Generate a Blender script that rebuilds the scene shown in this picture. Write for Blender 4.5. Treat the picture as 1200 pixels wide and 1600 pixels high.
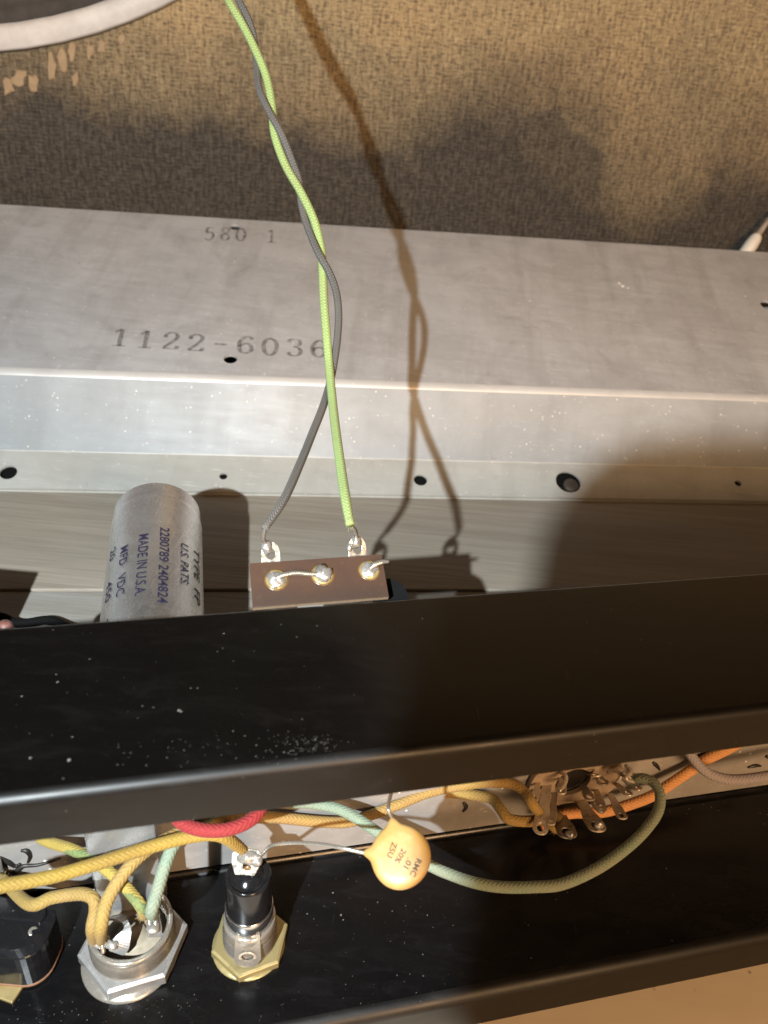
import bpy, bmesh, math, random
from mathutils import Vector, Matrix, noise as mnoise
random.seed(7)
for o in list(bpy.data.objects):
    bpy.data.objects.remove(o)
SC = bpy.context.scene
COL = SC.collection
MM = 0.001
F_PX, PITCH, ROLL = 1155.0, math.radians(30), math.radians(-4.99)
TABLE = 208.2            # camera height over the table, mm

# ------------------------------------------------------------------ camera
cP, sP, cR, sR = math.cos(PITCH), math.sin(PITCH), math.cos(ROLL), math.sin(ROLL)
RIGHT = Vector((cR, -sR * sP, -sR * cP)); UP = Vector((sR, cR * sP, cR * cP)); FWD = Vector((0, cP, -sP))
ZUP = Vector((0, 0, 1))
def W(p):                # mm, origin at the lens  ->  metres, origin on the table
    return Vector((p[0], p[1], p[2] + TABLE)) * MM
cam_d = bpy.data.cameras.new('camera')
cam = bpy.data.objects.new('camera', cam_d); COL.objects.link(cam)
mx = Matrix.Identity(4)
for i in range(3):
    mx[i][0] = RIGHT[i]; mx[i][1] = UP[i]; mx[i][2] = -FWD[i]
mx.translation = W((0, 0, 0))
cam.matrix_world = mx
cam_d.sensor_fit = 'VERTICAL'; cam_d.sensor_height = 36; cam_d.sensor_width = 27
cam_d.lens = 36 * F_PX / 1600
cam_d.clip_start = 0.004; cam_d.clip_end = 20
cam_d.dof.use_dof = True; cam_d.dof.focus_distance = 0.215; cam_d.dof.aperture_fstop = 22
SC.camera = cam

# ------------------------------------------------------------------ light
world = bpy.data.worlds.new('World'); SC.world = world; world.use_nodes = True
bg = world.node_tree.nodes['Background']
bg.inputs['Color'].default_value = (1.0, 0.62, 0.36, 1); bg.inputs['Strength'].default_value = 0.035
LAMP = Vector((-80, -88, 48))
ld = bpy.data.lights.new('torch_light', 'SPOT'); ld.energy = 12.0; ld.color = (0.88, 0.965, 1.0)
ld.shadow_soft_size = 0.0025; ld.spot_size = math.radians(120); ld.spot_blend = 0.6
lo = bpy.data.objects.new('torch_light', ld); COL.objects.link(lo)
lo.location = W(LAMP)
lo.rotation_euler = (Vector((10, 260, -60)) - LAMP).to_track_quat('-Z', 'Y').to_euler()
ad = bpy.data.lights.new('room_light', 'AREA'); ad.energy = 13.0; ad.color = (1.0, 0.60, 0.30); ad.shape = 'DISK'; ad.size = 0.35
ao = bpy.data.objects.new('room_light', ad); COL.objects.link(ao)
ao.location = (0.42, -0.75, 0.44)
ao.rotation_euler = (Vector((0.05, 0.25, 0.08)) - Vector(ao.location)).to_track_quat('-Z', 'Y').to_euler()
SC.view_settings.view_transform = 'Standard'; SC.view_settings.look = 'None'
SC.cycles.max_bounces = 5; SC.cycles.diffuse_bounces = 2; SC.cycles.glossy_bounces = 3; SC.cycles.transparent_max_bounces = 6; SC.cycles.caustics_reflective = False; SC.cycles.caustics_refractive = False
SC.view_settings.exposure = 0; SC.view_settings.gamma = 1

# ------------------------------------------------------------------ measuring helpers (all in mm)
def ray(x, y):
    return FWD + RIGHT * ((x - 600) / F_PX) + UP * (-(y - 800) / F_PX)
def at(x, y, z):
    return ray(x, y) * z
def onplane(x, y, p0, n):
    r = ray(x, y)
    return r * (Vector(p0).dot(n) / r.dot(n))
def pix(p):
    z = p.dot(FWD)
    return 600 + F_PX * p.dot(RIGHT) / z, 800 - F_PX * p.dot(UP) / z, z
a1 = math.radians(14.86); U1 = Vector((math.cos(a1), math.sin(a1), 0)); V1 = Vector((-math.sin(a1), math.cos(a1), 0))
a2 = math.radians(8.3);   U2 = Vector((math.cos(a2), math.sin(a2), 0)); V2 = Vector((-math.sin(a2), math.cos(a2), 0))
HA, HB, HL, HW = 194.2, 103.1, 113.6, 180.0
VF = 138.0 * math.cos(a1); VC = 91.3 * math.cos(a1)
def onA(x, y): return onplane(x, y, (0, 0, -HA), ZUP)
def onB(x, y): return onplane(x, y, (0, 0, -HB), ZUP)
def onF(x, y): return onplane(x, y, V1 * VF, V1)
def onW(x, y): return onplane(x, y, (0, 0, -HW), ZUP)
def CH(u, v, h): return U1 * u + V1 * v + ZUP * h
def CB(u, v, h): return U2 * u + V2 * v + ZUP * h

# ------------------------------------------------------------------ mesh builder
class MB:
    def __init__(s): s.v = []; s.f = []; s.uv = []; s.sm = []
    def add(s, vs, fs, uvs=None, smooth=False):
        b = len(s.v)
        s.v += [Vector(p) for p in vs]
        for i, f in enumerate(fs):
            s.f.append([b + k for k in f]); s.sm.append(smooth)
            s.uv.append(uvs[i] if uvs else [(0, 0)] * len(f))
        return s
    def box(s, c, ex, ey, ez):
        vs = [c + ex * i + ey * j + ez * k for i in (-1, 1) for j in (-1, 1) for k in (-1, 1)]
        fs = [(0, 1, 3, 2), (4, 6, 7, 5), (0, 4, 5, 1), (2, 3, 7, 6), (0, 2, 6, 4), (1, 5, 7, 3)]
        if ex.cross(ey).dot(ez) < 0: fs = [f[::-1] for f in fs]
        return s.add(vs, fs)
    def prism(s, poly, O, X, Y, N, h0, h1, inset=0.0, ih=0.0, smooth=False):
        """polygon in the X/Y plane raised along N, with an optional chamfer at the top"""
        n = len(poly)
        cx = sum(p[0] for p in poly) / n; cy = sum(p[1] for p in poly) / n
        rings = [(1.0, h0), (1.0, h1 - ih)]
        if inset:
            r = max(math.hypot(p[0] - cx, p[1] - cy) for p in poly); rings.append(((r - inset) / r, h1))
        elif ih: rings[-1] = (1.0, h1)
        vs = []
        for k, h in rings:
            vs += [O + X * (cx + (p[0] - cx) * k) + Y * (cy + (p[1] - cy) * k) + N * h for p in poly]
        fs = [tuple(range(n))[::-1], tuple(range((len(rings) - 1) * n, len(rings) * n))]
        for j in range(len(rings) - 1):
            for i in range(n):
                fs.append((j * n + i, j * n + (i + 1) % n, (j + 1) * n + (i + 1) % n, (j + 1) * n + i))
        return s.add(vs, fs, smooth=smooth)
    def lathe(s, prof, O, N, seg=40, smooth=True, X=None, a0=0.0, a1=2 * math.pi):
        N = N.normalized()
        X = X or (Vector((1, 0, 0)) if abs(N.x) < 0.9 else Vector((0, 1, 0)))
        X = (X - N * X.dot(N)).normalized(); Y = N.cross(X)
        full = abs(a1 - a0 - 2 * math.pi) < 1e-6
        m = len(prof); cols = seg if full else seg + 1
        vs = []
        for i in range(cols):
            a = a0 + (a1 - a0) * i / seg
            d = X * math.cos(a) + Y * math.sin(a)
            vs += [O + d * r + N * h for r, h in prof]
        fs = []
        for i in range(seg):
            k = (i + 1) % cols
            for j in range(m - 1):
                fs.append((i * m + j, k * m + j, k * m + j + 1, i * m + j + 1))
        return s.add(vs, fs, smooth=smooth)
    def tube(s, pts, rad, seg=14, sub=6, caps=True, smooth=True, flat=None):
        P = spline(pts, sub) if sub > 1 else [Vector(p) for p in pts]
        n = len(P)
        R = rad if isinstance(rad, (list, tuple)) else None
        T = [(P[min(i + 1, n - 1)] - P[max(i - 1, 0)]).normalized() for i in range(n)]
        x = T[0].orthogonal().normalized()
        vs = []; ln = 0; L = []
        for i in range(n):
            if i:
                ln += (P[i] - P[i - 1]).length
                x = (x - T[i] * x.dot(T[i])).normalized()
            y = T[i].cross(x)
            if R:
                q = i / (n - 1) * (len(R) - 1); k = min(int(q), len(R) - 2); r = R[k] + (R[k + 1] - R[k]) * (q - k)
            else: r = rad
            L.append(ln)
            for j in range(seg + 1):
                a = 2 * math.pi * j / seg
                vs.append(P[i] + (x * math.cos(a) + y * math.sin(a)) * r)
        r0 = max(R) if R else rad
        c = 2 * math.pi * r0
        fs = []; uv = []
        for i in range(n - 1):
            for j in range(seg):
                A = i * (seg + 1) + j
                fs.append((A, A + 1, A + seg + 2, A + seg + 1))
                uv.append([(j / seg, L[i] / c), ((j + 1) / seg, L[i] / c), ((j + 1) / seg, L[i + 1] / c), (j / seg, L[i + 1] / c)])
        if caps:
            fs.append(tuple(range(seg))[::-1]); uv.append([(0, 0)] * seg)
            b = (n - 1) * (seg + 1); fs.append(tuple(range(b, b + seg))); uv.append([(0, 0)] * seg)
        return s.add(vs, fs, uv, smooth)
    def plate(s, outer, holes, O, X, Y, N, t):
        """sheet with real holes: outline and holes in X/Y, thickness t below the N side"""
        bm = bmesh.new(); loops = []
        for lp in [outer] + holes:
            vv = [bm.verts.new((p[0], p[1], 0)) for p in lp]
            for i in range(len(vv)): bm.edges.new((vv[i], vv[(i + 1) % len(vv)]))
            loops.append(vv)
        bmesh.ops.triangle_fill(bm, edges=bm.edges[:], use_beauty=True, use_dissolve=False)
        bm.verts.index_update(); bm.normal_update()
        co = [v.co.copy() for v in bm.verts]
        tri = [[v.index for v in (f.verts if f.normal.z > 0 else reversed(f.verts))] for f in bm.faces]
        lid = [[v.index for v in lp] for lp in loops]
        bm.free()
        n = len(co)
        vs = [O + X * c.x + Y * c.y for c in co] + [O + X * c.x + Y * c.y - N * t for c in co]
        fs = [tuple(f) for f in tri] + [tuple(k + n for k in f[::-1]) for f in tri]
        for k, lp in enumerate(lid):
            ar = sum(co[lp[i]].x * co[lp[(i + 1) % len(lp)]].y - co[lp[(i + 1) % len(lp)]].x * co[lp[i]].y for i in range(len(lp)))
            if (ar < 0) != (k > 0): lp = lp[::-1]
            for i in range(len(lp)):
                a, b = lp[i], lp[(i + 1) % len(lp)]
                fs.append((a, a + n, b + n, b))
        return s.add(vs, fs)
    def strip(s, prof, fr, u0, u1, t, n_u=1, smooth=True):
        """bent sheet: profile [(v,h)] swept along u, thickness t to its right-hand side"""
        m = len(prof); off = []
        for i in range(m):
            a = Vector(prof[max(i - 1, 0)]); b = Vector(prof[min(i + 1, m - 1)])
            d = (b - a).normalized(); off.append((prof[i][0] + d.y * t, prof[i][1] - d.x * t))
        us = [u0 + (u1 - u0) * j / n_u for j in range(n_u + 1)]
        for line in (list(prof), off[::-1]):          # outer and inner skin, each with its own normals
            vs = [fr(u, p[0], p[1]) for u in us for p in line]
            fs = [(j * m + i, j * m + i + 1, (j + 1) * m + i + 1, (j + 1) * m + i) for j in range(n_u) for i in range(m - 1)]
            s.add(vs, fs, smooth=smooth)
        for a, b in ((off[0], prof[0]), (prof[-1], off[-1])):
            s.add([fr(u, q[0], q[1]) for u in (u0, u1) for q in (a, b)], [(0, 1, 3, 2)])
        for u in (u0, u1):
            vs = [fr(u, p[0], p[1]) for p in prof] + [fr(u, p[0], p[1]) for p in off]
            s.add(vs, [(i, i + 1, m + i + 1, m + i) for i in range(m - 1)])
        return s
    def blob(s, c, ex, ey, ez, amp=0.15, fq=0.8, seed=0, nu=14, nv=9):
        vs = []; fs = []
        for i in range(nv + 1):
            th = math.pi * i / nv
            for j in range(nu):
                ph = 2 * math.pi * j / nu
                d = ex * (math.sin(th) * math.cos(ph)) + ey * (math.sin(th) * math.sin(ph)) + ez * math.cos(th)
                k = 1 + amp * mnoise.noise(d * fq + Vector((seed * 7.3, seed, 0)))
                vs.append(c + d * k)
        for i in range(nv):
            for j in range(nu):
                a = i * nu + j; b = i * nu + (j + 1) % nu
                fs.append((a, a + nu, b + nu, b))
        return s.add(vs, fs, smooth=True)

def spline(pts, sub):
    p = [Vector(q) for q in pts]
    p = [p[0] * 2 - p[1]] + p + [p[-1] * 2 - p[-2]]
    out = []
    for i in range(1, len(p) - 2):
        for k in range(sub):
            t = k / sub; t2 = t * t; t3 = t2 * t
            out.append(0.5 * ((2 * p[i]) + (p[i + 1] - p[i - 1]) * t + (2 * p[i - 1] - 5 * p[i] + 4 * p[i + 1] - p[i + 2]) * t2 + (3 * p[i] - p[i - 1] - 3 * p[i + 1] + p[i + 2]) * t3))
    out.append(p[-2])
    return out
def circ(cx, cy, r, n=24, ry=None, a0=0.0):
    ry = ry or r
    return [(cx + r * math.cos(a0 + 2 * math.pi * i / n), cy + ry * math.sin(a0 + 2 * math.pi * i / n)) for i in range(n)]
def arc(cx, cy, r, d0, d1, n):
    return [(cx + r * math.cos(math.radians(d0 + (d1 - d0) * i / n)), cy + r * math.sin(math.radians(d0 + (d1 - d0) * i / n))) for i in range(n + 1)]

def link(name, mb, mat, org, parent=None, bevel=0.0, kind=None, fixn=True):
    me = bpy.data.meshes.new(name)
    me.from_pydata([(p - org) * MM for p in mb.v], [], mb.f)
    uvl = me.uv_layers.new(name='UVMap')
    k = 0
    for f in mb.uv:
        for c in f:
            uvl.data[k].uv = c; k += 1
    me.polygons.foreach_set('use_smooth', mb.sm)
    me.materials.append(mat)
    if fixn:
        bm = bmesh.new(); bm.from_mesh(me); bmesh.ops.recalc_face_normals(bm, faces=bm.faces[:]); bm.to_mesh(me); bm.free()
    me.update()
    o = bpy.data.objects.new(name, me); COL.objects.link(o)
    if parent is not None: o.parent = parent
    else: o.location = W(org)
    if bevel:
        b = o.modifiers.new('bevel', 'BEVEL'); b.width = bevel * MM; b.segments = 2; b.limit_method = 'ANGLE'; b.angle_limit = math.radians(35)
        b.harden_normals = False
    if kind: o['kind'] = kind
    return o
class Thing:
    def __init__(s, name, org, label, cat, group=None):
        s.org = Vector(org)
        s.o = bpy.data.objects.new(name, None); COL.objects.link(s.o); s.o.location = W(s.org)
        s.o.empty_display_size = 0.005
        s.o['label'] = label; s.o['category'] = cat
        if group: s.o['group'] = group
    def part(s, name, mb, mat, bevel=0.0, parent=None, kind=None, label=None, fixn=True):
        o = link(name, mb, mat, s.org, parent or s.o, bevel, kind, fixn)
        if label: o['label'] = label
        return o
def single(name, mb, mat, org, label, cat, group=None, bevel=0.0):
    o = link(name, mb, mat, Vector(org), None, bevel)
    o['label'] = label; o['category'] = cat
    if group: o['group'] = group
    return o

# ------------------------------------------------------------------ materials
class NT:
    def __init__(s, name):
        s.m = bpy.data.materials.new(name); s.m.use_nodes = True; s.t = s.m.node_tree; s.n = s.t.nodes
        s.p = s.n['Principled BSDF']; s.l = s.t.links
    def node(s, ty, **kw):
        nd = s.n.new(ty)
        for k, v in kw.items(): setattr(nd, k, v)
        return nd
    def set(s, sock, v):
        if hasattr(v, 'is_output') or hasattr(v, 'links'): s.l.new(v, sock)
        elif isinstance(v, (tuple, list)) and len(v) == 3 and sock.type == 'RGBA': sock.default_value = (*v, 1)
        else: sock.default_value = v
    def coord(s, kind='Object', scale=(1, 1, 1), rot=(0, 0, 0), loc=(0, 0, 0)):
        c = s.node('ShaderNodeTexCoord'); m = s.node('ShaderNodeMapping')
        s.l.new(c.outputs[kind], m.inputs['Vector'])
        m.inputs['Scale'].default_value = scale; m.inputs['Rotation'].default_value = rot; m.inputs['Location'].default_value = loc
        return m.outputs[0]
    def noise(s, vec, scale, detail=3, rough=0.55, dist=0):
        n = s.node('ShaderNodeTexNoise'); s.l.new(vec, n.inputs['Vector'])
        n.inputs['Scale'].default_value = scale; n.inputs['Detail'].default_value = detail
        n.inputs['Roughness'].default_value = rough; n.inputs['Distortion'].default_value = dist
        return n.outputs['Fac']
    def voro(s, vec, scale, out='Distance', rnd=1.0):
        n = s.node('ShaderNodeTexVoronoi'); s.l.new(vec, n.inputs['Vector']); n.inputs['Scale'].default_value = scale
        n.inputs['Randomness'].default_value = rnd
        return n.outputs[out]
    def ramp(s, fac, stops, interp='LINEAR'):
        r = s.node('ShaderNodeValToRGB'); s.set(r.inputs['Fac'], fac); e = r.color_ramp.elements
        r.color_ramp.interpolation = interp
        while len(e) < len(stops): e.new(0.5)
        for k, (p, c) in enumerate(stops):
            e[k].position = p; e[k].color = (c, c, c, 1) if not isinstance(c, (tuple, list)) else (*c, 1)
        return r.outputs['Color']
    def mix(s, fac, a, b, mode='MIX'):
        m = s.node('ShaderNodeMix', data_type='RGBA', blend_type=mode)
        s.set(m.inputs[0], fac); s.set(m.inputs[6], a); s.set(m.inputs[7], b)
        return m.outputs[2]
    def math(s, op, a, b=0.0, c=None):
        m = s.node('ShaderNodeMath', operation=op); s.set(m.inputs[0], a); s.set(m.inputs[1], b)
        if c is not None: s.set(m.inputs[2], c)
        return m.outputs[0]
    def bump(s, h, strength=0.3, dist=0.0002, prev=None):
        b = s.node('ShaderNodeBump'); b.inputs['Strength'].default_value = strength; b.inputs['Distance'].default_value = dist
        s.set(b.inputs['Height'], h)
        if prev is not None: s.l.new(prev, b.inputs['Normal'])
        return b.outputs['Normal']
    def out(s, color=None, rough=None, metal=None, normal=None, **kw):
        for k, v in (('Base Color', color), ('Roughness', rough), ('Metallic', metal), ('Normal', normal)):
            if v is not None: s.set(s.p.inputs[k], v)
        for k, v in kw.items(): s.set(s.p.inputs[k.replace('_', ' ')], v)
        return s.m

def steel_mat(name, c0, c1, rough=(0.36, 0.55), metal=0.75, yaw=a2, specks=True, stain=0.5, seed=0):
    t = NT(name)
    v = t.coord('Object', rot=(0, 0, 0), loc=(seed, seed * .7, 0))
    st = t.coord('Object', scale=(12, 260, 260), rot=(0, 0, -yaw), loc=(seed, 0, 0))
    streak = t.noise(st, 1.0, 4, 0.6)
    big = t.noise(v, 14, 4, 0.6)
    fine = t.noise(v, 240, 3, 0.7)
    col = t.mix(t.ramp(big, [(0.3, 0.0), (0.7, 1.0)]), c0, c1)
    col = t.mix(t.math('MULTIPLY', t.ramp(streak, [(0.36, 1.0), (0.56, 0.0)]), stain * 0.5), col, tuple(x * 0.66 for x in c0))
    cl = t.noise(v, 26, 5, 0.7, 0.4)
    col = t.mix(t.math('MULTIPLY', t.ramp(cl, [(0.40, 1.0), (0.58, 0.0)]), stain * 0.75), col, (c0[0] * 0.60, c0[1] * 0.575, c0[2] * 0.56))
    rn = t.noise(t.coord('Object', scale=(70, 7, 7), rot=(0, 0, -yaw), loc=(seed, 0, 0)), 1.0, 4, 0.65)
    col = t.mix(t.math('MULTIPLY', t.ramp(rn, [(0.50, 0.0), (0.70, 1.0)]), 0.6 * stain), col, (c0[0] * 0.50, c0[1] * 0.455, c0[2] * 0.42))
    q = t.noise(t.coord('Object', scale=(25, 1300, 1300), rot=(0, 0, -yaw + 0.06), loc=(seed, 3, 0)), 1.0, 1)
    col = t.mix(t.math('MULTIPLY', t.ramp(q, [(0.68, 0.0), (0.74, 1.0)]), 0.35), col, tuple(min(1, x * 1.35) for x in c0))
    blot = t.noise(v, 55, 4, 0.65, 0.6)
    col = t.mix(t.math('MULTIPLY', t.ramp(blot, [(0.56, 0.0), (0.72, 1.0)]), 0.45 * stain), col, (0.20, 0.185, 0.17))
    ru = t.noise(v, 85, 5, 0.7)
    col = t.mix(t.math('MULTIPLY', t.ramp(ru, [(0.68, 0.0), (0.76, 1.0)]), 0.5), col, (0.22, 0.12, 0.05))
    mt = metal
    if specks:
        vo = t.voro(v, 330)
        msk = t.math('MULTIPLY', t.ramp(vo, [(0.10, 1.0), (0.16, 0.0)]), t.ramp(t.noise(v, 150, 2), [(0.54, 0.0), (0.6, 1.0)]))
        col = t.mix(msk, col, (0.75, 0.72, 0.66))
        mt = t.math('MULTIPLY_ADD', msk, -metal, metal)
    ro = t.ramp(t.math('ADD', t.math('MULTIPLY', streak, 0.5), t.math('MULTIPLY', big, 0.5)), [(0.35, rough[0]), (0.65, rough[1])])
    n = t.bump(streak, 0.05, 0.0001)
    n = t.bump(t.noise(v, 22, 2), 0.5, 0.0006, n)
    n = t.bump(fine, 0.10, 0.0001, n)
    return t.out(col, ro, mt, n)
def black_mat(name, base=(0.0022, 0.0019, 0.0018), rough=(0.15, 0.30), seed=0, dust=0.3, haze=0.0):
    t = NT(name)
    v = t.coord('Object', loc=(seed, 0, seed))
    v2 = t.coord('Object', scale=(1, 3.5, 3.5), rot=(0, 0, -a1), loc=(seed, 0, seed))
    big = t.noise(v2, 16, 5, 0.62, 0.5)
    smear = t.noise(v2, 60, 4, 0.7, 0.8)
    ro = t.ramp(t.math('ADD', t.math('MULTIPLY', big, 0.6), t.math('MULTIPLY', smear, 0.4)), [(0.36, rough[0]), (0.66, rough[1])])
    col = t.mix(t.ramp(smear, [(0.5, 0.0), (0.75, 1.0)]), base, tuple(x * 1.9 for x in base))
    vo = t.voro(v, 420); vo2 = t.voro(v, 150)
    m1 = t.math('MULTIPLY', t.ramp(vo, [(0.05, 1.0), (0.11, 0.0)]), t.ramp(t.noise(v, 75, 3), [(0.57, 0.0), (0.6, 1.0)]))
    m2 = t.math('MULTIPLY', t.ramp(vo2, [(0.02, 1.0), (0.04, 0.0)]), t.ramp(t.noise(v, 40, 2), [(0.56, 0.0), (0.64, 1.0)]))
    hz = t.math('MULTIPLY', t.ramp(t.noise(v, 900, 2, 0.8), [(0.62, 0.0), (0.78, 1.0)]), 0.05)
    dm = t.math('MULTIPLY', t.math('MINIMUM', t.math('ADD', t.math('ADD', m1, m2), hz), 1.0), 0.4 * dust)
    col = t.mix(dm, col, (0.42, 0.38, 0.33))
    scr = None
    for k, rz in enumerate((1.2, -0.75)):
        w = t.ramp(t.noise(t.coord('Object', scale=(1100, 60, 1100), rot=(0, 0, rz), loc=(k + seed, 0, 0)), 1.0, 2, 0.6, 0.5), [(0.72, 0.0), (0.78, 1.0)])
        w = t.math('MULTIPLY', w, t.ramp(t.noise(v, 26 + 9 * k, 2), [(0.5, 0.0), (0.62, 1.0)]))
        scr = w if scr is None else t.math('MAXIMUM', scr, w)
    col = t.mix(t.math('MULTIPLY', scr, 0.13), col, (0.10, 0.085, 0.07))
    n = t.bump(t.noise(v, 30, 2), 0.25, 0.0004)
    n = t.bump(scr, 0.2, 0.0001, n)
    return t.out(col, t.math('MAXIMUM', ro, t.math('MULTIPLY', dm, 0.9)), 0.0, n, Specular_IOR_Level=0.33)
def metal_mat(name, c, rough=0.3, var=0.35, scale=300, metal=1.0, dirt=(0.10, 0.08, 0.06), dirt_amt=0.4):
    t = NT(name); v = t.coord('Object')
    n1 = t.noise(v, scale, 4, 0.65); n2 = t.noise(v, scale * 0.3, 4, 0.6)
    col = t.mix(t.math('MULTIPLY', t.ramp(n2, [(0.5, 0.0), (0.72, 1.0)]), dirt_amt), c, dirt)
    ro = t.ramp(n1, [(0.3, max(0.05, rough - var * 0.4)), (0.7, rough + var * 0.6)])
    return t.out(col, ro, metal, t.bump(n1, 0.2, 0.0001))
def cloth_wire_mat(name, c, dirt, stripe=None, n=8.0, dirt_amt=0.7, dirt_scale=45, seed=0, braid=1.0):
    t = NT(name)
    uv = t.node('ShaderNodeUVMap').outputs[0]
    sp = t.node('ShaderNodeSeparateXYZ'); t.l.new(uv, sp.inputs[0])
    u, v = sp.outputs[0], sp.outputs[1]
    zig = t.math('PINGPONG', u, 1 / 6)
    h = t.math('MULTIPLY_ADD', t.math('SINE', t.math('MULTIPLY', t.math('ADD', v, zig), 2 * math.pi * n)), 0.5, 0.5)
    rib = t.math('MULTIPLY_ADD', t.math('COSINE', t.math('MULTIPLY', u, 2 * math.pi * 6)), 0.2, 0.8)
    h = t.math('MULTIPLY', h, rib)
    ob = t.coord('Object', loc=(seed, 0, seed))
    fib = t.noise(ob, 1500, 3, 0.7)
    col = c
    if stripe:
        w = t.math('FRACT', t.math('ADD', t.math('MULTIPLY', v, 0.42), u))
        wn = t.math('ADD', w, t.math('MULTIPLY', t.math('SUBTRACT', t.noise(ob, 500, 2), 0.5), 0.2))
        col = t.mix(t.ramp(wn, [(0.30, 0.0), (0.34, 1.0), (0.62, 1.0), (0.66, 0.0)]), c, stripe)
    dn = t.noise(ob, dirt_scale, 4, 0.62)
    col = t.mix(t.math('MULTIPLY', t.ramp(dn, [(0.42, 0.0), (0.68, 1.0)]), dirt_amt), col, dirt)
    col = t.mix(t.math('MULTIPLY', t.ramp(h, [(0.0, 1.0), (0.55, 0.0)]), min(0.75, 0.3 * braid)), col, tuple(x * 0.42 for x in c))
    if braid > 1: col = t.mix(t.math('MULTIPLY', t.ramp(h, [(0.62, 0.0), (0.9, 1.0)]), 0.3 * braid), col, tuple(min(1, x * 1.7 + 0.03) for x in c))
    col = t.mix(t.math('MULTIPLY', t.ramp(fib, [(0.45, 0.0), (0.75, 1.0)]), 0.3), col, tuple(min(1, x * 1.5 + 0.03) for x in c))
    nn = t.bump(h, 0.7, 0.00014)
    nn = t.bump(fib, 0.5, 0.00012, nn)
    return t.out(col, 0.82, 0.0, nn, Sheen_Weight=0.03)
def plain_mat(name, c, rough=0.6, c2=None, scale=200, bump=0.15, **kw):
    t = NT(name); v = t.coord('Object'); n1 = t.noise(v, scale, 4, 0.65)
    col = t.mix(t.ramp(n1, [(0.35, 0.0), (0.68, 1.0)]), c, c2 or tuple(x * 0.75 for x in c))
    return t.out(col, rough, 0.0, t.bump(n1, bump, 0.0002), **kw)
def ink_mat(name, c, lo_=0.4, hi_=0.6, rough=0.6, scale=900, most=1.0):
    t = NT(name); v = t.coord('Object'); n1 = t.noise(v, scale, 4, 0.7)
    t.p.inputs['Alpha'].default_value = 1
    a = t.math('MULTIPLY', t.ramp(n1, [(lo_, 1.0), (hi_, 0.25)]), most)
    t.l.new(a, t.p.inputs['Alpha'])
    return t.out(c, rough, 0.0)

M = {}
M['black'] = black_mat('black_enamel')
M['black_a'] = black_mat('black_enamel_inside', base=(0.003, 0.003, 0.0034), rough=(0.16, 0.34), seed=3.1, dust=0.45)
M['black_lip'] = black_mat('worn_enamel_edge', base=(0.003, 0.0026, 0.0024), rough=(0.40, 0.55), seed=8.2, dust=0.35)
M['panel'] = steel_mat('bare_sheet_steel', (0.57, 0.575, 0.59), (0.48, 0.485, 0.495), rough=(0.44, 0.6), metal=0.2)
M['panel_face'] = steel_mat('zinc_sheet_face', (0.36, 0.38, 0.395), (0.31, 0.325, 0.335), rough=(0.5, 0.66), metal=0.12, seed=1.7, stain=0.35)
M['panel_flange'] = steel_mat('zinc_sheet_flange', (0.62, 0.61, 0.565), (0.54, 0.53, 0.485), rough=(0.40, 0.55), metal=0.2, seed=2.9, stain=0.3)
M['panel_fold'] = steel_mat('worn_fold_highlight', (0.74, 0.73, 0.71), (0.62, 0.61, 0.595), rough=(0.3, 0.45), metal=0.3, seed=5.5, stain=0.15, specks=False)  # worn fold; base colour also lightened to paint the crease highlight
M['inner'] = steel_mat('inner_steel', (0.40, 0.385, 0.37), (0.31, 0.295, 0.28), rough=(0.4, 0.6), metal=0.25, yaw=a1, seed=4.4, stain=0.6)
M['zinc'] = metal_mat('zinc_plate', (0.36, 0.36, 0.355), 0.3, 0.3, 260, metal=0.6)
M['nickel'] = metal_mat('nickel', (0.36, 0.335, 0.295), 0.22, 0.25, 400, metal=0.65)
M['body_reflect'] = metal_mat('body_reflection', (0.45, 0.45, 0.46), 0.12, 0.15, 300, metal=0.95)  # only for the collar that imitates a reflection on the fuse holder
M['brass'] = metal_mat('yellow_zinc', (0.28, 0.235, 0.11), 0.34, 0.3, 220, metal=0.4, dirt=(0.3, 0.22, 0.1))
M['brass2'] = metal_mat('brass_plate', (0.40, 0.31, 0.14), 0.3, 0.3, 300, metal=0.5, dirt=(0.25, 0.13, 0.05))
M['tin'] = metal_mat('tinned_copper', (0.42, 0.40, 0.36), 0.25, 0.25, 900, metal=0.75, dirt=(0.45, 0.33, 0.18), dirt_amt=0.35)
M['solder'] = metal_mat('solder', (0.46, 0.45, 0.43), 0.28, 0.3, 700, metal=0.7, dirt=(0.33, 0.24, 0.12), dirt_amt=0.5)
M['lug'] = metal_mat('tarnished_lug', (0.46, 0.40, 0.33), 0.3, 0.3, 500, metal=0.35, dirt=(0.16, 0.09, 0.04), dirt_amt=0.5)
M['flux'] = plain_mat('flux_resin', (0.17, 0.09, 0.025), 0.25, (0.09, 0.05, 0.018), 800)
M['bakelite'] = black_mat('black_bakelite', base=(0.008, 0.008, 0.009), rough=(0.08, 0.22), seed=6, dust=0.9)
M['phenolic_edge'] = plain_mat('phenolic_edge', (0.36, 0.24, 0.145), 0.7, (0.28, 0.175, 0.10), 900)
M['fiber'] = plain_mat('fibre_washer', (0.22, 0.11, 0.06), 0.7, (0.16, 0.08, 0.04), 500)
M['wafer'] = plain_mat('socket_wafer', (0.34, 0.26, 0.19), 0.5, (0.24, 0.18, 0.13), 300)
M['cream'] = plain_mat('cream_insulator', (0.36, 0.31, 0.24), 0.4, (0.27, 0.22, 0.155), 350)
M['white'] = plain_mat('off_white_plastic', (0.74, 0.71, 0.64), 0.4, (0.66, 0.61, 0.52), 200)
M['ink'] = ink_mat('stamped_ink', (0.055, 0.05, 0.048), 0.40, 0.66, scale=420, most=0.47)
M['ink_faint'] = ink_mat('faint_ink', (0.10, 0.085, 0.095), 0.36, 0.6, scale=300, most=0.6)
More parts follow.
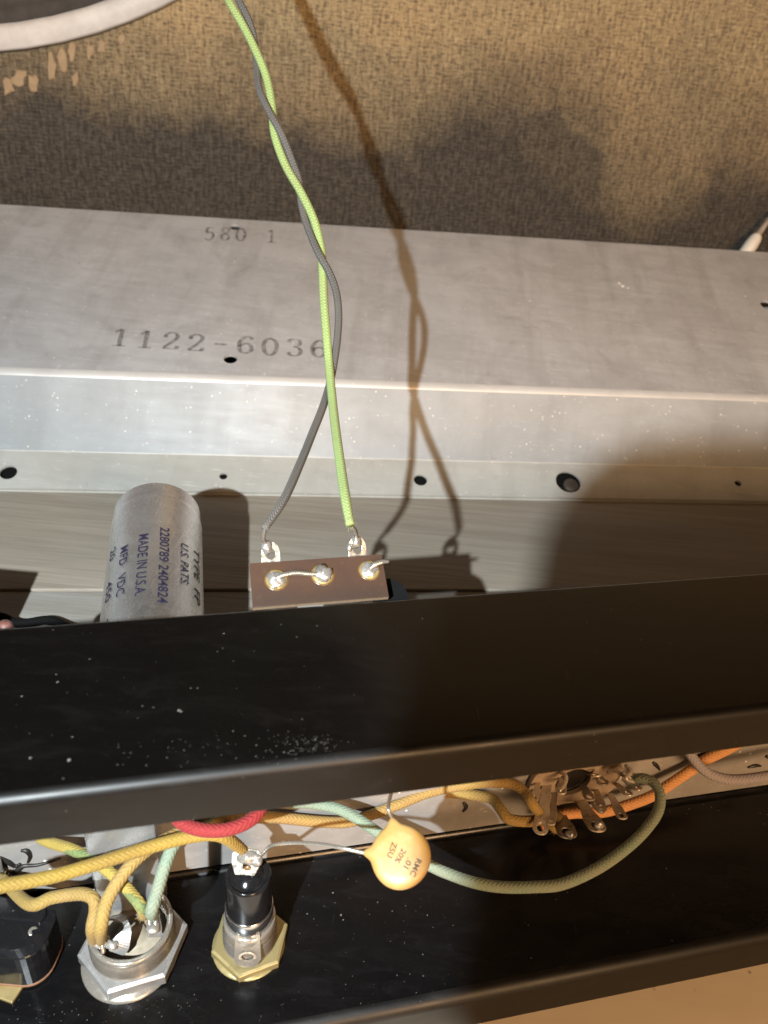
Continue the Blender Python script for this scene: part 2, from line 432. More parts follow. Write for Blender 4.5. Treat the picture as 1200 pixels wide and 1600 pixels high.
M['ink_blue'] = ink_mat('can_ink', (0.022, 0.017, 0.045), 0.56, 0.80, scale=1300, most=0.92)
M['ink_disc'] = ink_mat('disc_ink', (0.085, 0.04, 0.015), 0.55, 0.78, scale=1600, most=0.9)
M['fleck'] = plain_mat('white_fleck', (0.78, 0.75, 0.68), 0.7)
M['fleck_y'] = plain_mat('yellow_fleck', (0.62, 0.42, 0.14), 0.6)
M['fleck_g'] = plain_mat('grey_fleck', (0.13, 0.12, 0.105), 0.9)
M['soot_black'] = plain_mat('burnt_flux_hole_shade', (0.015, 0.012, 0.01), 0.5)  # burnt flux marks, and the black that shades two holes
M['dull_black'] = plain_mat('matt_black', (0.008, 0.008, 0.008), 0.95, Specular_IOR_Level=0.1)
M['green_w'] = cloth_wire_mat('green_cloth', (0.24, 0.325, 0.115), (0.20, 0.235, 0.09), dirt_amt=0.7, braid=1.4)
M['grey_w'] = cloth_wire_mat('grey_cloth', (0.072, 0.07, 0.066), (0.14, 0.12, 0.10), dirt_amt=0.7, dirt_scale=25, seed=2, braid=2.4)
M['yellow_w'] = cloth_wire_mat('yellow_cloth', (0.27, 0.175, 0.024), (0.20, 0.115, 0.03), dirt_amt=0.55, seed=1)
M['yellow2_w'] = cloth_wire_mat('faded_yellow_cloth', (0.29, 0.195, 0.05), (0.26, 0.14, 0.06), dirt_amt=0.9, seed=5)
M['tan_w'] = cloth_wire_mat('dull_yellow_cloth', (0.25, 0.165, 0.04), (0.30, 0.185, 0.075), dirt_amt=0.8, seed=8)
M['red_w'] = cloth_wire_mat('red_cloth', (0.22, 0.013, 0.014), (0.17, 0.018, 0.016), dirt_amt=0.5)
M['teal_w'] = cloth_wire_mat('pale_green_cloth', (0.17, 0.225, 0.165), (0.24, 0.215, 0.15), dirt_amt=0.8, seed=3)
M['blue_w'] = cloth_wire_mat('pale_blue_cloth', (0.30, 0.34, 0.36), (0.25, 0.27, 0.27), dirt_amt=0.5)
M['strip_w'] = cloth_wire_mat('striped_cloth', (0.33, 0.24, 0.045), (0.27, 0.19, 0.05), stripe=(0.07, 0.16, 0.065), dirt_amt=0.35)
M['orange_w'] = cloth_wire_mat('orange_cloth', (0.56, 0.27, 0.105), (0.46, 0.25, 0.12), dirt_amt=0.4)
M['purple_w'] = cloth_wire_mat('grey_violet_cloth', (0.26, 0.235, 0.26), (0.30, 0.25, 0.21), dirt_amt=0.4)
def fuzz_mat(name, c):
    t = NT(name); return t.out(c, 0.8)
M['fuzz_t'] = fuzz_mat('pale_green_fibre', (0.24, 0.29, 0.22)); M['fuzz_y'] = fuzz_mat('yellow_fibre', (0.40, 0.30, 0.13)); M['fuzz_g'] = fuzz_mat('green_fibre', (0.3, 0.38, 0.17))

def wall_mat():
    t = NT('woven_brown_wallcloth')
    v = t.coord('Object', rot=(0, 0, -a2))
    sp = t.node('ShaderNodeSeparateXYZ'); t.l.new(v, sp.inputs[0])
    x, z = sp.outputs[0], sp.outputs[2]
    wob = t.math('MULTIPLY', t.math('SUBTRACT', t.noise(v, 120, 2), 0.5), 0.005)
    wx = t.math('SINE', t.math('MULTIPLY', t.math('ADD', x, wob), 2 * math.pi / 0.0042))
    wz = t.math('SINE', t.math('MULTIPLY', t.math('ADD', z, wob), 2 * math.pi / 0.0023))
    sl1 = t.noise(t.coord('Object', scale=(210, 210, 760), rot=(0, 0, -a2)), 1.0, 3, 0.7)
    sl2 = t.noise(t.coord('Object', scale=(640, 640, 190), rot=(0, 0, -a2)), 1.0, 3, 0.7)
    weave = t.math('ADD', t.math('MULTIPLY', t.math('ADD', wx, wz), 0.045), t.math('ADD', t.math('MULTIPLY', sl1, 1.1), t.math('MULTIPLY', sl2, 1.1)))
    weave = t.math('SUBTRACT', weave, 0.6)
    big = t.noise(v, 12, 4, 0.65)
    col = t.mix(t.ramp(big, [(0.35, 0.0), (0.65, 1.0)]), (0.41, 0.295, 0.155), (0.34, 0.268, 0.15))
    col = t.mix(t.ramp(weave, [(0.25, 1.0), (0.54, 0.0)]), col, (0.165, 0.122, 0.072))
    col = t.mix(t.math('MULTIPLY', t.ramp(weave, [(0.60, 0.0), (0.80, 1.0)]), 0.8), col, (0.52, 0.41, 0.245))
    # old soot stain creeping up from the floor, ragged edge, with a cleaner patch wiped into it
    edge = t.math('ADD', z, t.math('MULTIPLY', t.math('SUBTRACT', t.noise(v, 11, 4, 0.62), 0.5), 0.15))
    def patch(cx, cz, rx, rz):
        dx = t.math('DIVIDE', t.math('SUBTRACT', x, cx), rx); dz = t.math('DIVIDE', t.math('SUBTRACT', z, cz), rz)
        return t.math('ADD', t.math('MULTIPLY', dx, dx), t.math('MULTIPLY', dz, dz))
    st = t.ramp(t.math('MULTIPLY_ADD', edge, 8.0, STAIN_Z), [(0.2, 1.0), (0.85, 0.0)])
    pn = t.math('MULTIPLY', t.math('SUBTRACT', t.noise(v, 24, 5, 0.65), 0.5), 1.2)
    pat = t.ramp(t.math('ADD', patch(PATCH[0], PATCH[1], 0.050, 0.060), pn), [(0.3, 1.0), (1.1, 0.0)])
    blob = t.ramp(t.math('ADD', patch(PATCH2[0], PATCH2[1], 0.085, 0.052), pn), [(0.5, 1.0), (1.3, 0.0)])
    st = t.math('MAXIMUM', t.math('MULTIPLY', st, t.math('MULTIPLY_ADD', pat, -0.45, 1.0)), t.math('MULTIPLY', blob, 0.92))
    soot_black = t.mix(t.ramp(weave, [(0.35, 0.0), (0.8, 1.0)]), (0.028, 0.023, 0.019), (0.095, 0.081, 0.065))
    col = t.mix(t.math('MULTIPLY', st, 0.97), col, soot_black)
    n = t.bump(weave, 1.0, 0.0016)
    return t.out(col, 0.8, 0.0, n, Sheen_Weight=0.05)
STAIN_Z, PATCH, PATCH2 = -0.15, (0.19, 0.20), (0.085, 0.165)

def wood_mat(name, c0, c1, seed=0, yaw=a2, rough=0.6):
    t = NT(name)
    g = t.coord('Object', scale=(6, 130, 130), rot=(0, 0, -yaw), loc=(seed, seed, 0))
    g2 = t.coord('Object', scale=(28, 900, 900), rot=(0, 0, -yaw), loc=(seed, 0, 0))
    v = t.coord('Object', loc=(seed, 0, 0))
    a = t.noise(g, 1.0, 5, 0.6, 0.4); b = t.noise(g2, 1.0, 3, 0.7)
    col = t.mix(t.ramp(a, [(0.32, 0.0), (0.66, 1.0)]), c0, c1)
    col = t.mix(t.math('MULTIPLY', t.ramp(b, [(0.45, 0.0), (0.7, 1.0)]), 0.5), col, tuple(x * 0.5 for x in c0))
    col = t.mix(t.math('MULTIPLY', t.ramp(t.noise(v, 25, 3), [(0.45, 0.0), (0.75, 1.0)]), 0.4), col, (0.34, 0.31, 0.27))
    li = t.noise(t.coord('Object', scale=(5, 420, 420), rot=(0, 0, -yaw), loc=(seed, 1, 0)), 1.0, 2, 0.6)
    col = t.mix(t.math('MULTIPLY', t.ramp(li, [(0.60, 0.0), (0.68, 1.0)]), 0.22), col, tuple(x * 0.4 for x in c0))
    n = t.bump(b, 0.3, 0.0003); n = t.bump(li, 0.3, 0.0005, n)
    return t.out(col, rough, 0.0, n)
M['wood'] = wood_mat('aged_plank', (0.42, 0.365, 0.295), (0.32, 0.27, 0.21))
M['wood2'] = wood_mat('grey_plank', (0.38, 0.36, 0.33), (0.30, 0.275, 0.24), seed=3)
def table_mat():
    t = NT('beige_bench'); v = t.coord('Object')
    a = t.noise(v, 18, 4, 0.6); b = t.noise(v, 260, 3, 0.6)
    col = t.mix(t.ramp(a, [(0.35, 0.0), (0.65, 1.0)]), (0.70, 0.60, 0.47), (0.63, 0.53, 0.40))
    vo = t.math('MULTIPLY', t.ramp(t.voro(v, 130), [(0.05, 1.0), (0.09, 0.0)]), t.ramp(t.noise(v, 60, 2), [(0.5, 0.0), (0.58, 1.0)]))
    col = t.mix(vo, col, (0.20, 0.13, 0.07))
    gr = t.noise(t.coord('Object', scale=(14, 180, 180), rot=(0, 0, 0.3)), 1.0, 4, 0.65)
    col = t.mix(t.math('MULTIPLY', t.ramp(gr, [(0.45, 0.0), (0.65, 1.0)]), 0.10), col, (0.48, 0.39, 0.28))
    return t.out(col, 0.42, 0.0, t.bump(b, 0.15, 0.0002))
M['table'] = table_mat()
def board_mat():
    t = NT('brown_phenolic'); v = t.coord('Object')
    a = t.noise(v, 160, 4, 0.65); b = t.noise(v, 900, 3, 0.7)
    col = t.mix(t.ramp(a, [(0.35, 0.0), (0.68, 1.0)]), (0.070, 0.040, 0.027), (0.052, 0.029, 0.020))
    col = t.mix(t.math('MULTIPLY', t.ramp(b, [(0.6, 0.0), (0.78, 1.0)]), 0.3), col, (0.14, 0.10, 0.075))
    return t.out(col, t.ramp(a, [(0.3, 0.28), (0.7, 0.5)]), 0.0, t.bump(b, 0.2, 0.0001))
M['board'] = board_mat()
def can_mat():
    t = NT('brushed_aluminium_can'); v = t.coord('Object')
    uv = t.coord('Object', scale=(500, 500, 60))
    st = t.noise(v, 130, 5, 0.65, 0.5); f = t.noise(v, 800, 3, 0.7)
    scr = None
    for k, (rx, rz) in enumerate(((0.6, 0.3), (-0.5, 1.1), (0.2, -0.7))):
        q = t.coord('Object', scale=(1500, 60, 1500), rot=(rx, 0.2 * k, rz + 0.3), loc=(k, 0, 0))
        w = t.ramp(t.noise(q, 1.0, 1, 0.5), [(0.60, 0.0), (0.68, 1.0)])
        w = t.math('MULTIPLY', w, t.ramp(t.noise(v, 70 + 9 * k, 2), [(0.42, 0.0), (0.6, 1.0)]))
        scr = w if scr is None else t.math('MAXIMUM', scr, w)
    col = t.mix(t.ramp(st, [(0.35, 0.0), (0.7, 1.0)]), (0.82, 0.82, 0.825), (0.68, 0.675, 0.67))
    col = t.mix(t.math('MULTIPLY', scr, 0.7), col, (0.95, 0.94, 0.92))
    ro = t.ramp(f, [(0.3, 0.24), (0.7, 0.40)])
    n = t.bump(t.noise(v, 45, 2), 0.5, 0.0012); n = t.bump(st, 0.25, 0.0004, n); n = t.bump(scr, 0.3, 0.0001, n)
    return t.out(col, ro, 0.88, n)
M['can'] = can_mat()
def disc_mat():
    t = NT('orange_ceramic'); v = t.coord('Object')
    a = t.noise(v, 120, 4, 0.6); b = t.noise(v, 500, 3, 0.7)
    col = t.mix(t.ramp(a, [(0.35, 0.0), (0.68, 1.0)]), (0.37, 0.205, 0.05), (0.37, 0.24, 0.095))
    col = t.mix(t.math('MULTIPLY', t.ramp(b, [(0.6, 0.0), (0.8, 1.0)]), 0.4), col, (0.50, 0.33, 0.12))
    n = t.bump(a, 0.35, 0.0006)
    return t.out(col, t.ramp(b, [(0.3, 0.34), (0.7, 0.55)]), 0.0, n, Coat_Weight=0.1)
M['disc'] = disc_mat()
M['rim'] = plain_mat('speaker_rim_paint', (0.60, 0.57, 0.54), 0.5, (0.48, 0.45, 0.43), 60)
M['cone'] = plain_mat('speaker_cone_paper', (0.055, 0.048, 0.042), 0.85, (0.035, 0.03, 0.027), 120, 0.4)
M['glue'] = plain_mat('dried_glue', (0.33, 0.235, 0.135), 0.7, (0.26, 0.18, 0.10), 300, 0.6)
M['iron'] = plain_mat('transformer_iron', (0.05, 0.045, 0.04), 0.5, (0.09, 0.07, 0.05), 80)
M['wrap'] = plain_mat('coil_paper', (0.34, 0.23, 0.10), 0.7)
M['redbrown'] = plain_mat('red_brown_knob', (0.13, 0.04, 0.03), 0.5, (0.2, 0.1, 0.08), 500)
M['phone'] = plain_mat('dark_glass', (0.02, 0.02, 0.022), 0.2)

# ------------------------------------------------------------------ lettering
def font_tris(txt):
    cu = bpy.data.curves.new('t', 'FONT'); cu.body = txt; cu.size = 1.0; cu.resolution_u = 3; cu.offset = 0.012
    ob = bpy.data.objects.new('t', cu); COL.objects.link(ob)
    bpy.context.view_layer.update()
    me = bpy.data.meshes.new_from_object(ob.evaluated_get(bpy.context.evaluated_depsgraph_get()))
    vs = [(v.co.x, v.co.y) for v in me.vertices]; fs = [tuple(p.vertices) for p in me.polygons]
    bpy.data.objects.remove(ob); bpy.data.curves.remove(cu); bpy.data.meshes.remove(me)
    return vs, fs
def text_mb(txt, length, height, fn):
    vs, fs = font_tris(txt)
    x0 = min(p[0] for p in vs); x1 = max(p[0] for p in vs); y0 = min(p[1] for p in vs); y1 = max(p[1] for p in vs)
    mb = MB()
    mb.add([fn((x - x0) / (x1 - x0) * length, (y - y0) / (y1 - y0) * height) for x, y in vs], fs)
    return mb
def stroke(mb, pts, fn, w_thin, w_thick, sub=6):
    """pen stroke with thick uprights and thin horizontals"""
    P = [Vector((p[0], p[1], 0)) for p in pts]
    P = spline(P, sub) if len(P) > 2 else P
    vs = []; fs = []
    for i, p in enumerate(P):
        d = (P[min(i + 1, len(P) - 1)] - P[max(i - 1, 0)]).normalized()
        w = w_thin + (w_thick - w_thin) * abs(d.y) ** 1.3
        nrm = Vector((-d.y, d.x, 0)) * w * 0.5
        vs += [fn(*(p + nrm).xy), fn(*(p - nrm).xy)]
        if i: fs.append((2 * i - 2, 2 * i - 1, 2 * i + 1, 2 * i))
    mb.add(vs, fs)
SERIF = {
 '1': [[(.10, .80), (.30, .97)], [(.32, .0), (.32, 1.0)], [(.10, .03), (.54, .03)]],
 '2': [[(.10, .70), (.12, .86), (.30, .98), (.48, .88), (.50, .70), (.36, .44), (.08, .06)], [(.06, .05), (.54, .05)], [(.52, .04), (.55, .22)], [(.06, .72), (.17, .72)]],
 '6': [[(.52, .82), (.44, .96), (.26, .94), (.10, .66), (.08, .34), (.16, .08), (.32, .01), (.48, .12), (.52, .32), (.44, .52), (.30, .56), (.14, .46), (.09, .34)]],
 '0': [[(.30, 1.0), (.12, .82), (.07, .5), (.12, .18), (.30, 0), (.48, .18), (.53, .5), (.48, .82), (.30, 1.0)]],
 '3': [[(.09, .80), (.14, .94), (.30, .99), (.47, .90), (.48, .70), (.38, .56), (.24, .52)], [(.24, .52), (.42, .48), (.52, .30), (.46, .08), (.28, .0), (.12, .06), (.08, .2)]],
 '5': [[(.12, .97), (.48, .97)], [(.13, .97), (.10, .55)], [(.10, .55), (.28, .62), (.46, .52), (.50, .30), (.40, .06), (.22, .0), (.08, .10)]],
 '8': [[(.30, 1.0), (.14, .88), (.16, .64), (.30, .52), (.48, .36), (.48, .12), (.30, 0), (.12, .12), (.12, .36), (.30, .52), (.44, .64), (.46, .88), (.30, 1.0)]],
 '-': [[(.08, .46), (.52, .46)]],
}
def serif_mb(txt, fn, adv=0.86, hgt=1.0, wid=1.0, thin=.045, thick=.12, jit=0.0):
    mb = MB(); x = 0
    for ch in txt:
        dy = random.uniform(-jit, jit)
        for st in SERIF.get(ch, []):
            stroke(mb, [((p[0] * wid + x), (p[1] + dy) * hgt) for p in st], fn, thin if ch != '-' else .10, thick)
        x += adv
    return mb

# ================================================================== THE SETTING
mb = MB(); mb.box(Vector((60, 150, -TABLE - 10)), Vector((900, 0, 0)), Vector((0, 900, 0)), Vector((0, 0, 10)))
tb = link('table', mb, M['table'], Vector((60, 150, -TABLE))); tb['kind'] = 'structure'

VW = 534.0
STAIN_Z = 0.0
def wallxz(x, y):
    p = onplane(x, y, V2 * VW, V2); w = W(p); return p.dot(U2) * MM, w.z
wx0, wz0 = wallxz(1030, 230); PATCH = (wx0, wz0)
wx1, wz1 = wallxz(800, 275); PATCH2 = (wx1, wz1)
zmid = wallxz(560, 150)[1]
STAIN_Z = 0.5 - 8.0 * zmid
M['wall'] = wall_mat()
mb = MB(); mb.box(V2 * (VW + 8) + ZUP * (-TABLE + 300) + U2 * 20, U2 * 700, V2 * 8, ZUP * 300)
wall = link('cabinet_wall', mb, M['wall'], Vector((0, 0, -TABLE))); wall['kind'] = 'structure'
# smears of dried glue under the speaker rim
random.seed(3)
for (x, y, lx, ly) in [(12, 135, 12, 16), (30, 122, 16, 14), (52, 128, 10, 16), (80, 105, 10, 22), (98, 92, 9, 20), (113, 82, 9, 16), (140, 80, 8, 14), (160, 74, 9, 12), (118, 122, 8, 12), (190, 62, 8, 10)]:
    c = onplane(x, y, V2 * (VW - 0.2), V2); k = c.dot(FWD) / F_PX
    pl = []
    for i in range(11):
        a = 2 * math.pi * i / 11; r = random.uniform(0.6, 1.25)
        pl.append((lx * k * r * math.cos(a) * 0.8, ly * k * r * math.sin(a) * 0.8 + 0.25 * lx * k * math.cos(a)))
    mb = MB(); mb.prism(pl, c, U2, ZUP, -V2, -0.6, 0.5, inset=0.8 * k * 3, ih=0.4)
    link('glue_smear', mb, M['glue'], Vector((0, 0, -TABLE)), wall)

# ------------------------------------------------------------------ wooden boards behind the chassis
VB0 = 142.0
def line_v1(u, v): return U1 * u + V1 * v
joint = onW(420, 921)                     # seam between the two boards
vj = joint.dot(V2)
def prism_pts(pts, h0, h1):
    n = len(pts); mb = MB()
    mb.add([Vector((p.x, p.y, h0)) for p in pts] + [Vector((p.x, p.y, h1)) for p in pts],
           [tuple(range(n))[::-1], tuple(range(n, 2 * n))] + [(i, (i + 1) % n, n + (i + 1) % n, n + i) for i in range(n)])
    return mb
mb = prism_pts([U2 * -420 + V2 * (vj + 0.12), U2 * 460 + V2 * (vj + 0.12), U2 * 460 + V2 * (VW - 1), U2 * -420 + V2 * (VW - 1)], -TABLE + 0.05, -HW)
single('wooden_board', mb, M['wood'], U2 * 20 + V2 * 380 - ZUP * TABLE, 'long weathered brown board the grey metal bracket stands on', 'board', 'boards behind the chassis', 0.6)
# the nearer board is cut to the chassis line
ua = U1 * -300 + V1 * VB0; 
def cut(u):   # point on line v1 = VB0 with given u2
    d = U1; p = V1 * VB0
    t = (u - p.dot(U2)) / d.dot(U2); return p + d * t
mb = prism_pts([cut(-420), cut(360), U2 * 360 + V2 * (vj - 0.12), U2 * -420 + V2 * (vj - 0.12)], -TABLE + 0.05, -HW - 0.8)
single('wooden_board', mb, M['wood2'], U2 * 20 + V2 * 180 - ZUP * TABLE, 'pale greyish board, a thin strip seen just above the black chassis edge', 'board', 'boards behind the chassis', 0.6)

# ------------------------------------------------------------------ grey folded steel bracket
c8 = math.cos(a2)
PR = [(326 * c8, -178.0), (345.7 * c8, -168.0), (362.1 * c8, -132.9), (506 * c8, -80.5)]
br = Thing('metal_bracket', U2 * 0 + V2 * 330 - ZUP * HW, 'large folded grey sheet steel bracket stamped 1122-6036 with a row of holes', 'bracket')
def frame(i):
    a, b = PR[i], PR[i + 1]
    d = Vector((b[0] - a[0], b[1] - a[1], 0)); L = d.length; d /= L
    Y = V2 * d.x + ZUP * d.y; O = V2 * a[0] + ZUP * a[1]; N = U2.cross(Y).normalized()
    return O, U2, Y, N, L
FR = [frame(i) for i in range(3)]
def onfr(i, x, y):
    O, X, Y, N, L = FR[i]; p = onplane(x, y, O, N) - O; return p.dot(X), p.dot(Y), (p + O).dot(FWD) / F_PX
bendr = [(1, 0.5), (2, 3.0)]        # trim at folds
UL, UR = -330, 380
def trim(r, i):   # length eaten from each leg at fold i
    a = Vector((PR[i][0] - PR[i - 1][0], PR[i][1] - PR[i - 1][1])).normalized(); b = Vector((PR[i + 1][0] - PR[i][0], PR[i + 1][1] - PR[i][1])).normalized()
    return r * math.tan(abs(a.angle_signed(b)) / 2)
R1, R2 = 1.0, 5.5
t1, t2 = trim(R1, 1), trim(R2, 2)
def holes_for(i, lst):
    out = []
    for x, y, rpx in lst:
        a, b, k = onfr(i, x, y); out.append(circ(a, b, rpx * k, 28))
    return out
hf = [(13, 738, 13), (349, 744, 6.2), (657, 750, 10.5), (888, 753, 20), (1153, 755, 5.5)]
ht = [(360, 561, 10.5), (367, 355, 8), (1200, 477, 12)]
O, X, Y, N, L = FR[0]
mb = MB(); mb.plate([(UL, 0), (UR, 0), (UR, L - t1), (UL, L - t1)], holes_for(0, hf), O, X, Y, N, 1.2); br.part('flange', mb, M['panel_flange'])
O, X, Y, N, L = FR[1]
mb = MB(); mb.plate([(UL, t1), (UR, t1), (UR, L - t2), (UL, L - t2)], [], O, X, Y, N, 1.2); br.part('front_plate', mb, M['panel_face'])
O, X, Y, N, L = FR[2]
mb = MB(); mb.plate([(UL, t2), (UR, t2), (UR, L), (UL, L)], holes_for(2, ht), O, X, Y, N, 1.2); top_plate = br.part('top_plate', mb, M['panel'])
def fold(i, r, t, n):
    p = Vector(PR[i]); a = (Vector(PR[i - 1]) - p).normalized(); b = (Vector(PR[i + 1]) - p).normalized()
    s, e = p + a * t, p + b * t
    mid = (a + b).normalized(); cen = p + mid * (math.hypot(r, t))
    v0 = s - cen; v1 = e - cen; ang = v0.angle_signed(v1)
    out = []
    for k in range(n + 1):
        q = -ang * k / n
        out.append((cen.x + v0.x * math.cos(q) - v0.y * math.sin(q), cen.y + v0.x * math.sin(q) + v0.y * math.cos(q)))
    return out
mb = MB(); mb.strip(fold(1, R1, t1, 6), CB, UL, UR, 1.2); br.part('fold', mb, M['panel_flange'])
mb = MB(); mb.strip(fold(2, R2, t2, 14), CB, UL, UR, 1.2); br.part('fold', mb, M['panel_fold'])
O, X, Y, N, L = FR[0]; mb = MB(); mb.plate([(UL + 2, 1.5), (UR - 2, 1.5), (UR - 2, L - 2), (UL + 2, L - 2)], [], O - N * 3.2, X, Y, N, .4); br.part('hole_shade_sheet', mb, M['dull_black'])  # added black sheet that makes the flange holes look shaded
# back and end legs that carry it (out of sight behind the sloping top)
mb = MB(); mb.box(V2 * (PR[3][0] - 2) + ZUP * ((-80.5 - HW) / 2 - 2) + U2 * 25, U2 * 350, V2 * 0.6, ZUP * (HW - 84.5) / 2); br.part('rear_leg', mb, M['panel'])
mb = MB(); mb.box(V2 * (PR[0][0] + 0.9) + ZUP * (-179.6) + U2 * 25, U2 * 352, V2 * 0.6, ZUP * 0.4); br.part('foot', mb, M['panel_flange'])
# added post, stands for the lit spot seen through the big flange hole
O, X, Y, N, L = FR[0]; a, b, k = onfr(0, 895, 754)
mb = MB(); mb.lathe([(0, -1.5), (3.6, -1.5), (4.2, -2.2), (4.2, -7.0), (0, -7.0)], O + X * a + Y * b, N, 24); br.part('lit_spot_post', mb, M['iron'])
O, X, Y, N, L = FR[2]; a, b, k = onfr(2, 367, 356)
mb = MB(); mb.lathe([(0.01, -2.5), (5.0, -2.5), (5.0, -1.25)], O + X * a + Y * b, N, 20); br.part('hole_shade_disc', mb, M['soot_black'])  # added dark disc, stands for the shade inside the hole
# stamped numbers
O, X, Y, N, L = FR[2]
ax, ay, k = onfr(2, 170, 541); bx, by, _ = onfr(2, 512, 559); cx, cy, _ = onfr(2, 172, 514)
dx = Vector((bx - ax, by - ay)) / (9 * 0.86 - 0.25); hh = (cy - ay)
def stamp(x, y): return O + X * (ax + dx.x * x) + Y * (ay + dx.y * x + hh * y) + N * 0.06
br.part('stamped_number', serif_mb('1122-6036', stamp, jit=0.03, thin=.06, thick=.15), M['ink'], parent=top_plate, fixn=False)
ax2, ay2, _ = onfr(2, 318, 374); bx2, by2, _ = onfr(2, 384, 377); h2 = onfr(2, 318, 354)[1] - ay2
dx2 = Vector((bx2 - ax2, by2 - ay2)) / (3 * 0.86 - 0.25)
def stamp2(x, y): return O + X * (ax2 + dx2.x * x) + Y * (ay2 + dx2.y * x + h2 * y) + N * 0.06
br.part('faint_number', serif_mb('580 1', stamp2, jit=0.04, thick=.16), M['ink_faint'], parent=top_plate, fixn=False)
# flecks and chips lying on the metal
def fleck(mb, p, n, r, seed):
    rnd = random.Random(seed); t = n.orthogonal().normalized(); b = n.cross(t)
    m = 6; vs = [p + n * r * rnd.uniform(.25, .5)]
    a0 = rnd.uniform(0, 6)
    for i in range(m):
        a = a0 + 2 * math.pi * i / m; q = r * rnd.uniform(.5, 1.2); vs.append(p + t * math.cos(a) * q + b * math.sin(a) * q * rnd.uniform(.5, 1) + n * 0.02)
    mb.add(vs, [(0, 1 + i, 1 + (i + 1) % m) for i in range(m)])
mbw = MB(); mby = MB(); rnd = random.Random(11)
def onfr3(i, x, y): O, X, Y, N, L = FR[i]; return onplane(x, y, O, N), N
for i in range(190):
    x, y = rnd.uniform(-20, 1220), rnd.uniform(330, 715)
    s_ = 0 if y < 318 else (2 if y < 575 + x * .042 else 1)
    if y < 325 + x * 0.065 or abs(y - 585 - x * .042) < 16: continue
    p, n = onfr3(s_, x, y); fleck(mby if rnd.random() < .18 else mbw, p, n, rnd.choice((.22, .28, .3, .35, .45)), i)
for x, y, r in ((973, 447, 2.2), (968, 443, 1.5), (981, 450, 1.2), (828, 470, .9), (932, 423, .8), (859, 488, .7), (735, 427, .8), (1165, 463, .8)):
    p, n = onfr3(2, x, y); fleck(mbw, p, n, r, x)
br.part('paint_fleck', mbw, M['fleck'], parent=top_plate, kind='stuff', fixn=False); br.part('yellow_fleck', mby, M['fleck_y'], parent=top_plate, kind='stuff', fixn=False)

# ------------------------------------------------------------------ loudspeaker at the upper left
p1, p2, p3 = [onplane(x, y, V2 * (VW - 10), V2) for x, y in ((0, 80), (150, 51), (270, 1))]
def circ3(a, b, c):
    ax_, ay_ = a.dot(U2), a.z; bx_, by_ = b.dot(U2), b.z; cx_, cy_ = c.dot(U2), c.z
    d = 2 * (ax_ * (by_ - cy_) + bx_ * (cy_ - ay_) + cx_ * (ay_ - by_))
    ux = ((ax_**2 + ay_**2) * (by_ - cy_) + (bx_**2 + by_**2) * (cy_ - ay_) + (cx_**2 + cy_**2) * (ay_ - by_)) / d
    uy = ((ax_**2 + ay_**2) * (cx_ - bx_) + (bx_**2 + by_**2) * (ax_ - cx_) + (cx_**2 + cy_**2) * (bx_ - ax_)) / d
    return ux, uy, math.hypot(ax_ - ux, ay_ - uy)
su, sz, sr = circ3(p1, p2, p3)
SPK = U2 * su + V2 * VW + ZUP * sz
sp = Thing('loudspeaker', SPK, 'round loudspeaker with pale rim and dark cone, cut off at the top left corner', 'loudspeaker')
nn_ = -V2
mb = MB(); mb.lathe([(sr - 20, 0.2), (sr - 0.6, 0.2), (sr, 1.0), (sr, 9.0), (sr - 1.0, 10.0), (sr - 10, 10.4), (sr - 12.5, 9.4), (sr - 13, 6), (sr - 20, 3)], SPK, nn_, 96, X=U2); sp.part('rim', mb, M['rim'])
mb = MB(); mb.lathe([(sr - 13.2, 7.5), (sr - 16, 9.4), (sr - 20, 9.0), (sr - 23, 5), (sr - 26, 8), (sr - 30, 8), (sr - 33, 3), (sr * .35, 1.5), (sr * .3, 2.5), (0.01, 14)], SPK, nn_, 96, X=U2); sp.part('cone', mb, M['cone'])

# white plastic tip poking up behind the bracket at the right
tp = Thing('wire_connector', at(1155, 400, 528), 'small white plastic connector poking up behind the grey bracket, far right', 'connector')
qa, qb = at(1135, 438, 532), at(1184, 368, 524)
dd = (qb - qa)
mb = MB(); mb.lathe([(0.01, 0), (4.8, 0), (4.8, dd.length * .8), (4.3, dd.length * .93), (3.2, dd.length)], qa, dd.normalized(), 20); tp.part('sleeve', mb, M['white'])
qc = qb + dd.normalized() * 8
mb = MB(); mb.tube([qb - dd.normalized() * 2, qb, qc, qc + Vector((4, 3, 6)), qc + Vector((12, 8, 14))], [2.6, 2.4, 1.8, 1.5, 1.5], 12); tp.part('contact', mb, M['lug'])
qd = qa + Vector((-6, 10, -92))
mb = MB(); mb.tube([qa + dd.normalized() * 2, qa - dd.normalized() * 14, qa + Vector((-14, 6, -60)), Vector((qd.x, qd.y, -HW + 1.8))], 1.8, 10); tp.part('lead', mb, M['grey_w'])

# ================================================================== BLACK CHASSIS
C0, C1 = -250, 330
chs = Thing('amplifier_chassis', CH(0, 110, -TABLE), 'long black enamelled open channel chassis running across the picture', 'chassis')
rb = 1.9
topP = [(VF - 0.8, -HB - 4.0), (VF, -HB - 2.5)] + arc(VF - 1.6, -HB - 1.6, 1.6, 0, 90, 6) + [(VC + rb, -HB)]
mb = MB(); mb.strip([(v, h) for v, h in topP], CH, C0, C1, -1.2, 40); chs.part('top_panel', mb, M['black'], fixn=True)
mb = MB(); mb.strip(arc(VC + rb, -HB - rb, rb, 90, 180, 18) + [(VC, -HL)], CH, C0, C1, -1.2, 40); chs.part('front_lip', mb, M['black_lip'])
mb = MB(); mb.strip([(VF, -HA + 1.9), (VF, -HB - 5.2)], CH, C0, C1, 1.2, 1, smooth=False); back = chs.part('back_wall', mb, M['inner'])
rA = 3.0
botP = [(VF + 1.2, -TABLE + 0.1), (VF + 1.2, -HA)] + [(VF - 0.2, -HA)]
